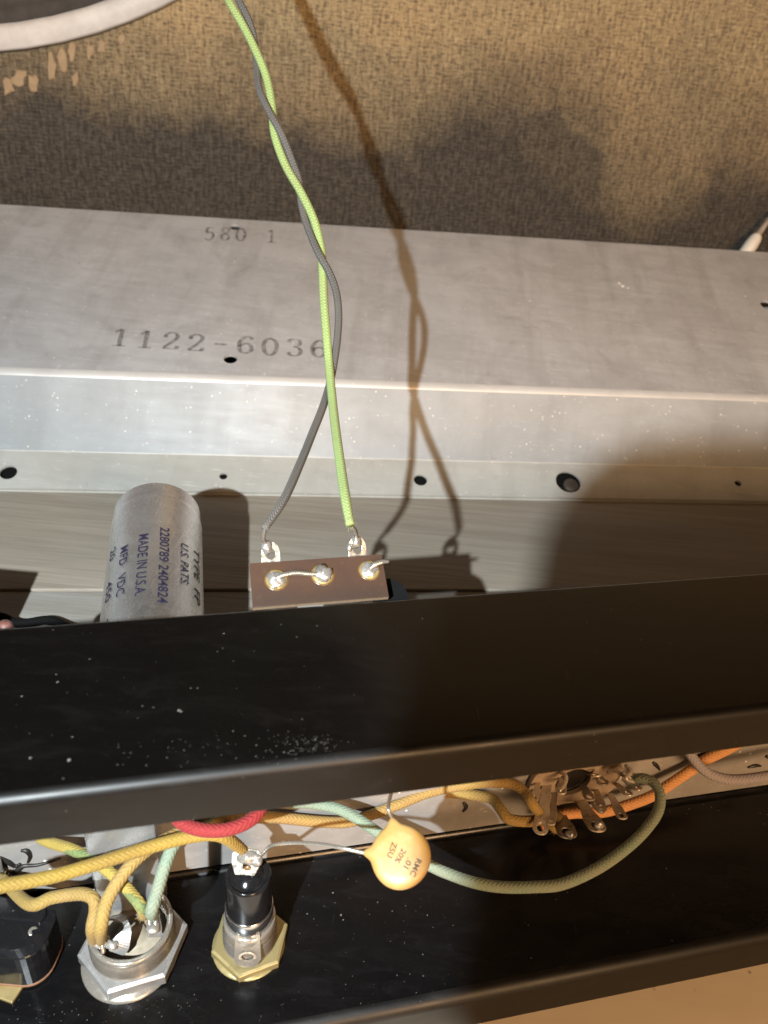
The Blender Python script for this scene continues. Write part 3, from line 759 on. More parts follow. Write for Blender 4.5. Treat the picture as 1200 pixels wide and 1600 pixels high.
A_prof = [(VF - 0.2, -HA + 1.6), (VF - 0.7, -HA + 0.5), (VF - 2.0, -HA), (VC + rA, -HA)]
mb = MB(); mb.strip(A_prof, CH, C0, C1, -1.2, 40); chs.part('bottom_panel', mb, M['black_a'])
mb = MB(); mb.strip(arc(VC + rA, -HA - rA, rA, 90, 180, 18) + [(VC, -TABLE + 0.05)], CH, C0, C1, -1.2, 40); chs.part('bottom_lip', mb, M['black_lip'])
mb = MB(); mb.box(CH((C0 + C1) / 2, VF + 0.7, (-HA - TABLE) / 2 - 0.6), U1 * (C1 - C0) / 2, V1 * 0.5, ZUP * ((TABLE - HA) / 2 - 0.7)); chs.part('rear_foot', mb, M['black'])
# dust and chips on the enamel, thickest along the lip
mb = MB(); rnd = random.Random(5)
def dustB(x, y, r, i):
    fleck(mb, onB(x, y) + ZUP * 0.02, ZUP, r * .62, i)
for i in range(90): dustB(rnd.gauss(480, 26), rnd.gauss(1163, 9), rnd.choice((.10, .12, .15, .2)), i)
for i in range(70):
    x = rnd.uniform(180, 520); dustB(x, 1175 - (x - 180) * .05 + rnd.gauss(0, 16), rnd.choice((.09, .12, .15, .2)), 100 + i)
for i in range(45):
    x = rnd.uniform(0, 760); dustB(x, rnd.uniform(995, 1195) - x * .09, rnd.choice((.08, .1, .13, .16)), 300 + i)
for x, y, r in ((280, 1110, .55), (283, 1112, .4), (90, 1066, .5), (88, 1054, .3), (48, 1184, .45), (108, 1187, .7), (350, 990, .35), (34, 1088, .35), (113, 1152, .3), (140, 1030, .3), (955, 953, .4), (1001, 1000, .3), (930, 1019, .25), (1150, 1160, .4)):
    dustB(x, y, r, int(x))
chs.part('dust', mb, M['fleck_g'], kind='stuff', fixn=False)
mb = MB()
def dustA(x, y, r, i): fleck(mb, onA(x, y) + ZUP * 0.02, ZUP, r, i)
for i in range(110): dustA(rnd.uniform(300, 740), rnd.uniform(1400, 1600), rnd.choice((.07, .09, .11, .14)), 500 + i)
for i in range(60): dustA(rnd.uniform(0, 320), rnd.uniform(1560, 1600), rnd.choice((.08, .1, .14)), 700 + i)
for x, y, r in ((533, 1430, .5), (480, 1428, .3), (536, 1437, .35), (608, 1370, .3), (520, 1395, .3), (1050, 1470, .2), (668, 1430, .25)): dustA(x, y, r, int(x))
chs.part('dust', mb, M['fleck_g'], kind='stuff', fixn=False)
# burnt flux squiggles on the bare inside wall
for pts in ([(0, 1338), (14, 1346), (24, 1352), (32, 1348)], [(33, 1328), (42, 1328), (47, 1336), (44, 1346)], [(8, 1360), (20, 1364), (36, 1352), (60, 1350), (95, 1340)], [(724, 1253), (728, 1260), (723, 1267)], [(1020, 1190), (1026, 1196), (1030, 1202)], [(1168, 1198), (1180, 1195), (1188, 1196)], [(1196, 1180), (1203, 1184)]):
    mb = MB(); mb.tube([onF(x, y) - V1 * 0.25 for x, y in pts], [.35, .7, .5, .3], 8, 5); chs.part('flux_streak', mb, M['soot_black'], parent=back)

# ------------------------------------------------------------------ can capacitor
CU = -20.5
ca, cb = CH(CU, VF + 2.0, -160.0), CH(CU, 242.5, -141.5)
cax = (cb - ca).normalized(); CL = (cb - ca).length; CRAD = 15.5
cc = Thing('can_capacitor', ca, 'scratched aluminium can capacitor printed MADE IN U.S.A., lying behind the chassis', 'capacitor')
prof = [(0.01, 0), (CRAD + 2, 0), (CRAD + 2, 2), (CRAD, 2.6), (CRAD, CL - 9.0), (CRAD - 0.25, CL - 8.0), (CRAD - 0.5, CL - 6.5), (CRAD - 0.5, CL - 1.0), (CRAD - 0.7, CL - 0.4), (CRAD - 1.2, CL), (CRAD - 2.4, CL), (CRAD - 3.2, CL - 0.2), (CRAD - 3.8, CL - 1.2), (0.01, CL - 1.2)]
mb = MB(); mb.lathe(prof, ca, cax, 72); body = cc.part('can', mb, M['can'])
tocam = (-(ca + cax * CL * .7)); tocam = (tocam - cax * tocam.dot(cax)).normalized(); side = cax.cross(tocam)   # side: left/right on screen
if pix(ca + cax * CL * .8 + side)[0] < pix(ca + cax * CL * .8)[0]: side = -side
def can_pt(s, ang, lift=0.09):
    a = math.radians(ang); return ca + cax * s + (tocam * math.cos(a) + side * math.sin(a)) * (CRAD + lift)
def s_at(ang, ypx):
    lo_, hi_ = 5.0, CL
    for _ in range(40):
        m_ = (lo_ + hi_) / 2
        if pix(can_pt(m_, ang))[1] > ypx: lo_ = m_
        else: hi_ = m_
    return lo_
for txt, ang, y0, y1, hgt in (('TYPE  FP', 57, 859, 944, 3.3), ('U.S. PATS.', 35, 850, 914, 3.2), ('2280789 2404824', 9, 824, 942, 3.1), ('MADE IN U.S.A.', -15, 834, 930, 3.2), ('MFD   VDC', -39, 853, 930, 3.1), ('20      450     T', -60, 857, 985, 3.2)):
    s0, s1 = s_at(ang, y0), s_at(ang, y1)
    def fn(x, y, s0=s0, ang=ang, hgt=hgt): return can_pt(s0 - x, ang + math.degrees((y - hgt / 2) / CRAD))
    cc.part('lettering', text_mb(txt, s0 - s1, hgt, fn), M['ink_blue'], parent=body, fixn=False)

# ------------------------------------------------------------------ terminal board
bTL, bTR, bBL = CH(7.6, 153.0, -104.4), CH(40.9, 153.0, -104.4 + 0.4), CH(7.6, 142.6, -110.0)
bX = (bTR - bTL).normalized(); bY = (bTL - bBL); bH = bY.length; bY = (bY - bX * bY.dot(bX)).normalized(); bN = bX.cross(bY)
bW = (bTR - bTL).length
bO = bTL - bY * bH
def onboard(x, y): p = onplane(x, y, bO, bN) - bO; return p.dot(bX), p.dot(bY)
BT = 1.7
tbd = Thing('terminal_board', CH(24, 146, -125), 'small brown phenolic terminal board with three solder joints above the chassis edge', 'terminal board')
mb = MB(); mb.box(bO + bX * bW / 2 + bY * bH / 2 - bN * BT / 2, bX * bW / 2, bY * bH / 2, bN * (BT / 2 - 0.06)); tbd.part('edge_layer', mb, M['phenolic_edge'])
mb = MB(); mb.box(bO + bX * bW / 2 + bY * bH / 2 - bN * 0.12, bX * (bW / 2 + 0.02), bY * (bH / 2 + 0.02), bN * 0.14); tbd.part('board', mb, M['board'], bevel=0.08)
eye = [(432, 906), (504, 898), (577, 891)]
EP = []
for i, (x, y) in enumerate(eye):
    a, b = onboard(x, y); c = bO + bX * a + bY * b + bN * 0.02; EP.append(c)
    r = (2.45, 2.5, 2.35)[i]
    mb = MB(); mb.lathe([(r + .5, 0), (r + .4, .1), (r, .12)], c, bN, 26); tbd.part('flux_ring', mb, M['flux'])
    mb = MB(); mb.lathe([(r + .25, 0.02), (r + .15, .35), (r - .25, .5), (r - .6, .4)], c, bN, 26); e_ = tbd.part('eyelet', mb, M['brass2'])
    mb = MB(); mb.blob(c + bN * .25, bX * (r - .1), bY * (r - .15), bN * (1.0, 1.4, .8)[i], .45, 1.3, i + 2); tbd.part('solder_joint', mb, M['solder'])
mb = MB(); mb.tube([EP[0] + bN * .9 - bX * .2, EP[0] + bN * 1.3 + bX * 2.2 + bY * .6, EP[0] + bN * 1.5 + bX * 5 + bY * .7, EP[1] + bN * 1.3 - bX * 2.6 - bY * .3, EP[1] + bN * 1.0 - bX * .3], [.5, .62, .55, .6, .5], 10); tbd.part('jumper', mb, M['tin'])
mb = MB(); mb.tube([EP[2] + bN * .8, EP[2] + bN * 1.4 + bX * 1.6 + bY * .8, EP[2] + bN * 1.7 + bX * 3.4 + bY * 1.2, EP[2] + bN * 1.5 + bX * 5.0 + bY * 1.3], [.6, .75, .6, .42], 10); tbd.part('wire_stub', mb, M['tin'])
# solder lugs standing up behind the top edge
LUGT = []
for (x, y, xt, yt, hw, lean) in ((424, 879, 418, 838, 2.35, -.25), (560, 868, 557, 824, 2.35, -.05)):
    a, b = onboard(x, y); c = bO + bX * a + bY * bH - bN * (BT * .6)
    yd = (bY * .75 + ZUP * .55).normalized(); L_ = 5.9
    nx = bX.cross(yd)
    out = [(-hw, -4.5), (hw, -4.5), (hw, L_ * .45)] + [(hw * math.cos(q), L_ * .45 + L_ * .5 * math.sin(q)) for q in [math.pi * k / 10 for k in range(1, 10)]] + [(-hw, L_ * .45)]
    mb = MB(); mb.plate(out, [circ(0, L_ * .42, hw * .5, 18, hw * .62)], c, bX, yd, nx, .4); tbd.part('lug', mb, M['tin'], bevel=.08)
    tip = c + yd * (L_ * .8) - bX * (.9 if x < 500 else .2)
    mb = MB(); mb.blob(tip + nx * .3 - yd * .5, bX * 1.35, yd * 1.9, nx * 1.15, .35, .9, x); 
    if x > 500: mb.blob(tip - bX * 1.9 - yd * 2.0 + nx * .4, bX * .7, yd * 1.0, nx * .7, .3, 1, 5)
    tbd.part('solder_joint', mb, M['solder'])
    LUGT.append(tip + nx * .2)
# mounting foot
mb = MB(); mb.box(CH(24, 139.3, -116), U1 * 4.5, V1 * 4.2, ZUP * .4); mb.box(CH(24, VF + 1.75, -122), U1 * 4.5, V1 * .4, ZUP * 6.5); tbd.part('mounting_foot', mb, M['zinc'], bevel=.15)
mb = MB(); mb.box(bO + bX * (bW * .42) + bY * .6 - bN * 2.6, bX * 3.2, bY * 1.2, bN * .8); mb.box(bO + bX * (bW * .42) + bY * .5 - bN * 5.5, bX * 2.2, bY * .6, bN * 3.2); tbd.part('spacer', mb, M['zinc'], bevel=.15)
# dark cardboard tab with bright clip to the right of the board
a, b = onboard(628, 915); c = bO + bX * (bW + 1.2) + bY * 2.5 - bN * 4
mb = MB(); mb.prism([(-4.5, -7), (4.6, -7), (5.0, -1), (3.8, 2.2), (1.5, 4.0), (-2.0, 4.4), (-4.5, 4.0)], c, bX, bY, bN, -.4, .4); tbd.part('paper_tab', mb, M['dull_black'], bevel=.1)
mb = MB(); mb.box(bO + bX * (bW + 3.2) - bY * 1.6 - bN * 3.0, bX * 2.2, bY * .9, bN * .3); tbd.part('clip', mb, M['zinc'], bevel=.1)

# ------------------------------------------------------------------ wires
def fuzz(mb, path_pts, r, n, seed, ln=1.2, sub=10):
    rnd = random.Random(seed); P = spline(path_pts, sub)
    for i in range(n):
        k = rnd.randrange(0, len(P) - 1); p = P[k].lerp(P[k + 1], rnd.random()); d = (P[k + 1] - P[k]).normalized()
        x = d.orthogonal().normalized(); y = d.cross(x); a = rnd.uniform(0, 6.283)
        o = x * math.cos(a) + y * math.sin(a); s_ = rnd.uniform(.4, 1) * ln
        b = p + o * r * .97; m = b + o * s_ * .35 + d * s_ * rnd.uniform(-.5, .5); e = m + o * s_ * rnd.uniform(.0, .4) + d * s_ * rnd.uniform(-.6, .6) + x * s_ * rnd.uniform(-.3, .3)
        w = d.cross(o) * .022
        mb.add([b - w, b + w, m + w, m - w, e], [(0, 1, 2, 3), (3, 2, 4)])
def wire(name, px, r, mat, label, group=None, seg=16, fz=None, ends=None, sub=8, cat='wire'):
    """px: (x, y, depth) in the photo or ready points"""
    pts = [q if isinstance(q, Vector) else at(*q) for q in px]
    t = Thing(name, pts[len(pts) // 2], label, cat, group)
    mb = MB(); mb.tube(pts, [r * .78] + [r] * 20 + [r * .78], seg, sub); t.part('insulation', mb, mat)
    if fz:
        m2 = MB(); fuzz(m2, pts, r, fz[0], len(pts), fz[2])
        sp_ = spline(pts, 10)
        fuzz(m2, sp_[:3], r * .8, 30, 3, 1.8, 2); fuzz(m2, sp_[-3:], r * .8, 45, 4, 1.8, 2); t.part('fuzz', m2, fz[1], kind='stuff', fixn=False)
    for e in ends or []:
        m2 = MB(); m2.tube(e, [.55, .6, .5], 10, 5); t.part('bare_end', m2, M['tin'])
    return t
def Zw(y):   # depth of the speaker leads along their length
    T = [(-60, 240), (0, 238), (150, 236), (300, 232), (400, 230), (600, 221), (720, 197), (780, 185), (835, 178)]
    for (y0, z0), (y1, z1) in zip(T, T[1:]):
        if y <= y1: return z0 + (z1 - z0) * (y - y0) / (y1 - y0)
    return T[-1][1]
G = [(357, 0), (380, 40), (400, 80), (416, 120), (425, 165), (429, 210), (446, 258), (470, 300), (491, 345), (502, 390), (504, 425), (506, 470), (510, 520), (515, 580), (522, 650), (531, 720), (540, 780), (547, 820)]
K = [(373, 0), (388, 30), (397, 60), (401, 100), (405, 140), (421, 175), (440, 210), (456, 250), (467, 282), (471, 318), (479, 350), (496, 392), (514, 425), (525, 455), (529, 490), (527, 530), (521, 572), (513, 608), (503, 640), (489, 675), (470, 722), (444, 780), (413, 827)]
# in front (-) or behind (+) the partner at crossings
def koff(y):
    T = [(0, 1.2), (60, 2.2), (100, 1.6), (140, -1.2), (180, -2.4), (215, -1.8), (260, 0.5), (295, 2.4), (340, 0.8), (390, -2.6), (440, -1), (500, .6), (560, 1.8), (600, 2.6), (650, 1.5), (830, 0)]
    for (y0, z0), (y1, z1) in zip(T, T[1:]):
        if y <= y1: return z0 + (z1 - z0) * (y - y0) / (y1 - y0)
    return 0
gp = [at(x, y, Zw(y)) for x, y in G]; kp = [at(x, y, Zw(y) + koff(y)) for x, y in K]
spk_t = SPK + U2 * (sr * .55) - V2 * 26 + ZUP * (-sr * .2)
gp = [spk_t + Vector((4, 0, 0)), spk_t.lerp(gp[0], .5) + Vector((0, -20, 150)), at(255, -330, 262), at(278, -230, 250), at(305, -135, 244), at(333, -55, 240)] + gp
kp = [spk_t - Vector((6, 0, 0)), spk_t.lerp(kp[0], .5) + Vector((-6, -20, 146)), at(262, -330, 266), at(288, -230, 253), at(318, -135, 247), at(348, -55, 242)] + kp
gend = gp[-1]; kend = kp[-1]
wire('speaker_lead', gp, 1.32, M['green_w'], 'bright green cloth covered wire twisted down to the terminal board', 'speaker leads', fz=(420, M['fuzz_g'], .8),
     ends=[[gend - (gend - gp[-2]).normalized() * .6, gend.lerp(LUGT[1], .5) + Vector((.5, 0, .4)), LUGT[1]]], sub=8)
wire('speaker_lead', kp, 1.16, M['grey_w'], 'dark grey cloth covered wire twisted round the green one', 'speaker leads',
     ends=[[kend - (kend - kp[-2]).normalized() * .6, kend.lerp(LUGT[0], .5) + Vector((-.6, 0, -.2)), LUGT[0]]], sub=8)

# ------------------------------------------------------------------ fuse holder
fb = onA(391, 1473); X0, Y0 = Vector((1, 0, 0)), Vector((0, 1, 0))
fh = Thing('fuse_holder', fb, 'black bakelite fuse holder standing upright with yellowish hex nut and solder lug', 'fuse holder')
mb = MB(); mb.prism(circ(0, 0, 10.0, 6, a0=math.radians(26)), fb, X0, Y0, ZUP, .1, 2.6, inset=.7, ih=.35); fh.part('nut', mb, M['brass'], bevel=.12)
mb = MB(); mb.lathe([(9.3, 0.05), (9.1, .5), (6.5, .6)], fb - X0 * .3 - Y0 * .3, ZUP, 40); fh.part('washer', mb, M['brass'])
pr = [(6.5, 1.5)]
for i in range(7): pr += [(6.8, 2.8 + i * .8), (6.2, 3.2 + i * .8)]
pr += [(6.55, 8.6), (6.55, 11.6), (6.3, 12.0), (5.7, 12.1)]
mb = MB(); mb.lathe(pr, fb, ZUP, 40); fh.part('threaded_sleeve', mb, M['nickel'])
FHh = 29.0
mb = MB(); mb.lathe([(5.75, 11.0), (5.75, 16), (5.55, 20), (5.5, FHh - 1.2), (5.3, FHh - .5), (4.9, FHh - .25), (4.6, FHh - .7), (3.4, FHh - .8), (3.1, FHh + .2), (0.01, FHh + .3)], fb, ZUP, 44); fh.part('body', mb, M['bakelite'])
mb = MB(); mb.lathe([(5.8, 12.0), (5.95, 12.4), (5.95, 16.6), (5.8, 17.0), (5.5, 17.1)], fb, ZUP, 44); fh.part('reflection_collar', mb, M['body_reflect'])  # added collar, imitates the bright reflection on the glossy black body
# side lug, folded down over the threads, facing the camera
fd = Vector((0.12, -1, 0)).normalized(); fx = ZUP.cross(fd) * -1; fx = fd.cross(ZUP)
mb = MB(); o_ = fb + fd * 7.6 + ZUP * 4.2
out = [(-3.0, 9.2), (-3.3, 1.2), (-2.5, -.4), (-1.2, -1.2), (1.2, -1.2), (2.5, -.4), (3.3, 1.2), (3.0, 9.2)]
mb.plate(out, [circ(0, 2.2, 1.5, 18)], o_, fx, (ZUP - fd * .22).normalized(), fd, .5); fh.part('side_lug', mb, M['nickel'], bevel=.1)
mb = MB(); mb.lathe([(1.5, 0), (1.65, .15), (2.1, .18), (2.25, .02)], o_ + (ZUP - fd * .22).normalized() * 2.2, fd, 18); fh.part('rust_ring', mb, M['lug'])
# top lug with solder
ftop = fb + ZUP * (FHh + .1)
mb = MB(); out = [(-2.0, -.6), (2.0, -.6), (3.4, 2.6), (3.6, 4.6), (2.6, 6.0), (-2.6, 6.0), (-3.6, 4.6), (-3.4, 2.6)]
ty = (ZUP * .75 + Y0 * .65).normalized(); tn = X0.cross(ty)
mb.plate(out, [circ(0, 2.2, .7, 14)], ftop - Y0 * .8 - X0 * .8, X0, ty, tn, .4); fh.part('top_lug', mb, M['tin'], bevel=.1)
mb = MB(); mb.blob(ftop - X0 * .6 + ty * 3.9 - Y0 * .6, X0 * 2.7, ty * 1.7, tn * 1.5, .4, .8, 4); mb.blob(ftop + X0 * 1.6 + ty * 3.4 - Y0 * .5, X0 * 1.5, ty * 1.6, tn * 1.4, .3, .8, 9); fh.part('solder_joint', mb, M['solder'])
mb = MB(); mb.blob(ftop - X0 * .3 + ty * 1.9 - Y0 * .9 + tn * .1, X0 * .8, ty * .6, tn * .3, .3, 1, 3); fh.part('flux_spot', mb, M['flux'])
FT = ftop - X0 * .6 + ty * 4.2 - Y0 * .3

# ------------------------------------------------------------------ threaded socket connector at the lower left
jb = onA(211, 1482)
jk = Thing('panel_socket', jb, 'round metal panel socket with threaded sleeve, large hex nut and soldered wires', 'socket')
mb = MB(); mb.lathe([(11.7, 0.05), (11.5, .9), (6, .95)], jb - X0 * .6 - Y0 * 1.6, ZUP, 48); jk.part('washer', mb, M['nickel'])
mb = MB(); mb.prism(circ(0, 0, 13.2, 6, a0=math.radians(22)), jb, X0, Y0, ZUP, 1.0, 4.4, inset=.9, ih=.45); jk.part('nut', mb, M['zinc'], bevel=.15)
pr = [(9.8, 2.0)]
for i in range(6): pr += [(10.3, 4.6 + i * .75), (9.75, 4.97 + i * .75)]
pr += [(10.0, 9.2), (10.0, 10.6), (9.8, 10.9), (8.9, 10.9), (8.6, 10.6), (8.6, 4.5), (0.01, 4.5)]
mb = MB(); mb.lathe(pr, jb, ZUP, 56); jk.part('threaded_sleeve', mb, M['nickel'])
mb = MB(); mb.lathe([(0.01, 7.2), (3.0, 7.2), (3.2, 6.4), (4.6, 6.2), (8.2, 6.2), (8.55, 5.6)], jb, ZUP, 40); jk.part('insulator', mb, M['cream'])
def strip3(mb, pts, w, wid, t=.4):
    """flat bent metal strip through 3-D points, width along vector wid"""
    P = spline(pts, 5); vs = []; fs = []
    for i, p in enumerate(P):
        d = (P[min(i + 1, len(P) - 1)] - P[max(i - 1, 0)]).normalized(); x = (wid - d * wid.dot(d)).normalized(); n = d.cross(x)
        ww = w if not callable(w) else w(i / (len(P) - 1))
        vs += [p + x * ww + n * t / 2, p - x * ww + n * t / 2, p - x * ww - n * t / 2, p + x * ww - n * t / 2]
        if i:
            a = 4 * i - 4
            for k in range(4): fs.append((a + k, a + (k + 1) % 4, a + 4 + (k + 1) % 4, a + 4 + k))
    fs += [(0, 1, 2, 3), tuple(4 * (len(P) - 1) + k for k in (3, 2, 1, 0))]
    mb.add(vs, fs)
for (pts, w, wd) in (([(-5.5, 3.5, 7), (-4.5, 1.5, 10), (-2.0, 0.0, 12.5), (0.2, -2.5, 13.0), (-.5, -5.0, 11.5), (-1.5, -6.5, 9.5)], lambda q: 1.5 + .8 * math.sin(q * 9), Vector((1, .3, 0))),
                     ([(0.5, 5.5, 8), (2.0, 3.6, 11.5), (4.4, 2.2, 12.5), (6.4, -.5, 12.0), (6.6, -2.6, 10.5)], lambda q: 1.7 + .5 * math.sin(q * 7), Vector((.6, .9, 0))),
                     ([(-7.2, -2.0, 8), (-6.2, -3.2, 11.0), (-5.0, -4.8, 12.5), (-3.8, -6.6, 12.2)], lambda q: 1.4, Vector((1, -.4, 0)))):
    mb = MB(); strip3(mb, [jb + Vector(p) for p in pts], w, wd, .5); jk.part('lug', mb, M['zinc'], bevel=.1)
JS1 = jb + Vector((-5.0, -6.0, 12.8)); JS2 = jb + Vector((5.6, 0.6, 13.2))
mb = MB(); mb.blob(JS1 + Vector((-.6, 0, -.6)), X0 * 1.9, Y0 * 1.4, ZUP * 1.3, .35, .8, 6); mb.blob(JS1 + Vector((2.6, -.2, -.8)), X0 * 1.5, Y0 * 1.1, ZUP * 1.0, .35, .9, 16); jk.part('solder_joint', mb, M['solder'])
mb = MB(); mb.blob(JS2 + Vector((.4, -1.8, -.9)), X0 * 1.5, Y0 * 2.1, ZUP * .9, .35, .8, 8); jk.part('solder_joint', mb, M['solder'])

# zinc box bracket standing behind the socket
bk = onA(254, 1428)
mb = MB()
bkx = U1; bky = V1
hgt = 46.0
prof2 = [(-15.0, 0), (1.0, 0), (1.0, 9.5), (-15.0, 9.5)]
mb.prism(prof2, bk - V1 * 1.5, U1, V1, ZUP, 0.1, hgt)
single('support_post', mb, M['zinc'], bk, 'square grey zinc post behind the panel socket, reaching under the chassis lip', 'post', bevel=.5)

# ------------------------------------------------------------------ black moulded cover at the lower left edge
kb = onA(10, 1494)
cv = Thing('moulded_cover', kb, 'shiny black moulded cover on a brass plate, cut off at the left edge', 'cover')
mb = MB(); mb.prism([(12.6 * math.cos(a), 12.6 * math.sin(a)) for a in [math.radians(q) for q in (-58, 32, 122, 212)]], kb, X0, Y0, ZUP, .1, 1.0); cv.part('brass_plate', mb, M['brass2'], bevel=.15)
octo = []
for cx_, cy_, d0 in ((7.6, 1.8, 0), (-7.6, 1.8, 90), (-7.6, -1.8, 180), (7.6, -1.8, 270)): octo += arc(cx_, cy_, 5.4, d0, d0 + 90, 7)
mb = MB(); mb.prism([(x * 1.01, y * 1.015) for x, y in octo], kb, X0, Y0, ZUP, 1.0, 1.7); cv.part('fibre_gasket', mb, M['fiber'], bevel=.15)
mb = MB(); mb.prism(octo, kb, X0, Y0, ZUP, 1.7, 14.2, inset=2.4, ih=1.5); cv.part('body', mb, M['bakelite'], bevel=.8)
mb = MB(); mb.prism([(10.4, .6), (11.0, 2.6), (9.8, 4.8), (7.6, 6.0), (-7.6, 6.0), (-9.8, 4.8), (-11, 2.6), (-10.4, .6)], kb, X0, Y0, ZUP, 13.6, 15.2, inset=.5, ih=.5); cv.part('ridge', mb, M['bakelite'], bevel=.3)
mb = MB(); mb.lathe([(0.5, .4), (.9, .5), (1.25, .3), (1.3, -.8)], kb + Vector((9.6, -1.2, 13.8)), Vector((.35, -.1, 1)).normalized(), 18); cv.part('rivet', mb, M['tin'])
mb = MB(); mb.lathe([(0.01, 19), (2.0, 19), (2.4, 18.5), (2.4, 0.1)], kb + Vector((-6.5, 12.0, 0)), ZUP, 20); cv.part('terminal_post', mb, M['zinc'])

# ------------------------------------------------------------------ chassis wiring
Yg = 'cloth wires inside the chassis'
wire('hookup_wire', [(-60, 1398, 150), (0, 1385, 153), (80, 1370, 157), (150, 1350, 161), (230, 1325, 166), (300, 1307, 169), (345, 1306, 170), FT + Vector((-1.0, .6, .8))], 1.46, M['yellow_w'],
     'bright yellow cloth wire running from the left edge to the fuse holder', Yg, fz=(160, M['fuzz_y'], .8), ends=[[FT + Vector((-1.4, .6, 1.0)), FT + Vector((0, .2, .6)), FT + Vector((1, -.3, -.4))]])
wire('hookup_wire', [(250, 1225, 172), (262, 1258, 170), (282, 1284, 167), (312, 1296, 165), (350, 1297, 165), (384, 1286, 167), (406, 1266, 170), (415, 1235, 174)], 1.52, M['red_w'], 'short looped red cloth wire hanging under the chassis lip', Yg, fz=(60, M['fuzz_y'], .5))
wire('hookup_wire', [JS1 + Vector((0, 0, .2)), (158, 1448, 168), (166, 1412, 168), (184, 1378, 169), (214, 1342, 172), (252, 1315, 177), (300, 1293, 183), (350, 1282, 190), (420, 1277, 197), (500, 1284, 202), (545, 1284, 204), (580, 1273, 207), (625, 1256, 209), (664, 1240, 211), (700, 1231, 212), (755, 1223, 212), (797, 1224, 211), (820, 1238, 208), (836, 1262, 205), onF(852, 1262) - V1 * 8], 1.5, M['yellow2_w'],
     'long faded yellow and pinkish cloth wire from the socket along the back wall', Yg, fz=(220, M['fuzz_y'], .9), ends=[[JS1 + Vector((0, .4, .6)), JS1 + Vector((.6, -.8, -.2)), JS1 + Vector((1.2, -1.8, -1.4))]])
wire('hookup_wire', [(640, 1222, 216), (672, 1236, 215), (710, 1239, 214), (745, 1243, 212), (769, 1249, 210), (782, 1264, 206), (796, 1280, 204), (830, 1283, 206), (860, 1276, 212), onF(872, 1262) - V1 * 4], 1.5, M['tan_w'],
     'dull yellow cloth wire looping into the left tags of the valve socket', Yg, fz=(60, M['fuzz_y'], .8))
wire('hookup_wire', [(366, 1225, 184), (350, 1250, 182), (325, 1276, 178), (294, 1299, 174), (272, 1320, 171), (258, 1352, 169), (246, 1392, 168), (237, 1424, 168), JS2 + Vector((0, .5, 0))], 1.45, M['teal_w'], 'pale green fuzzy cloth wire coming down to the panel socket', Yg, fz=(320, M['fuzz_t'], 1.1), ends=[[JS2 + Vector((0, .5, .2)), JS2 + Vector((.8, -.9, -.1)), JS2 + Vector((.9, -2.4, -1.2))], [JS2 + Vector((-.3, .3, .2)), JS2 + Vector((-.9, -.6, .1)), JS2 + Vector((-.2, -2.0, -1.0))]])
wire('hookup_wire', [(395, 1225, 190), (440, 1250, 192), (490, 1256, 194), (528, 1264, 194), (558, 1279, 193), (595, 1304, 191), (640, 1336, 189), (675, 1354, 188), (700, 1365, 188), (741, 1379, 188), (783, 1386, 188), (835, 1386, 188), (880, 1381, 189), (937, 1355, 191), (985, 1320, 194), (1014, 1290, 197), (1029, 1265, 200), (1031, 1240, 203), (1020, 1222, 206), (1000, 1216, 209), (988, 1222, 212)], 1.42, M['teal_w'],
     'long pale green fuzzy wire sweeping in a low loop across the black panel', Yg, fz=(650, M['fuzz_t'], 1.1))
wire('hookup_wire', [(40, 1296, 192), (75, 1315, 186), (112, 1327, 180), (150, 1347, 176), (180, 1370, 173), (202, 1392, 171), (222, 1418, 169), JS2 + Vector((-2.6, .4, -.6))], 1.36, M['strip_w'], 'yellow cloth wire with a green spiral tracer entering the panel socket', Yg, fz=(60, M['fuzz_y'], .7))
wire('hookup_wire', [(-50, 1338, 195), (10, 1324, 195), (50, 1312, 196), (100, 1303, 197), (147, 1296, 198), (200, 1275, 200), (240, 1245, 202)], 1.5, M['blue_w'], 'pale blue cloth wire just under the chassis lip at the far left', Yg)
wire('hookup_wire', [kb + Vector((-4, 11, 15)), (45, 1412, 172), (80, 1403, 171), (108, 1398, 171), (130, 1397, 170), (146, 1404, 169), (149, 1422, 169), (144, 1450, 169), JS1 + Vector((-1.6, .3, -.6))], 1.45, M['tan_w'], 'dull ochre cloth wire from the black cover bending down into the socket', Yg, fz=(60, M['fuzz_y'], .8))
wire('hookup_wire', [(846, 1292, 218), (885, 1272, 221), (930, 1270, 222), (955, 1266, 222), (987, 1256, 223), (1016, 1245, 224), (1037, 1232, 225), (1080, 1203, 227), (1105, 1186, 228), (1145, 1166, 230), (1200, 1130, 232)], 1.62, M['orange_w'], 'orange cloth wire rising to the right behind the valve socket tags', Yg, fz=(60, M['fuzz_y'], .6))
wire('hookup_wire', [(1062, 1150, 220), (1078, 1178, 219), (1096, 1200, 219), (1118, 1213, 220), (1150, 1218, 221), (1200, 1212, 222), (1260, 1200, 224)], 1.5, M['purple_w'], 'greyish violet cloth wire bending off the right edge', Yg)

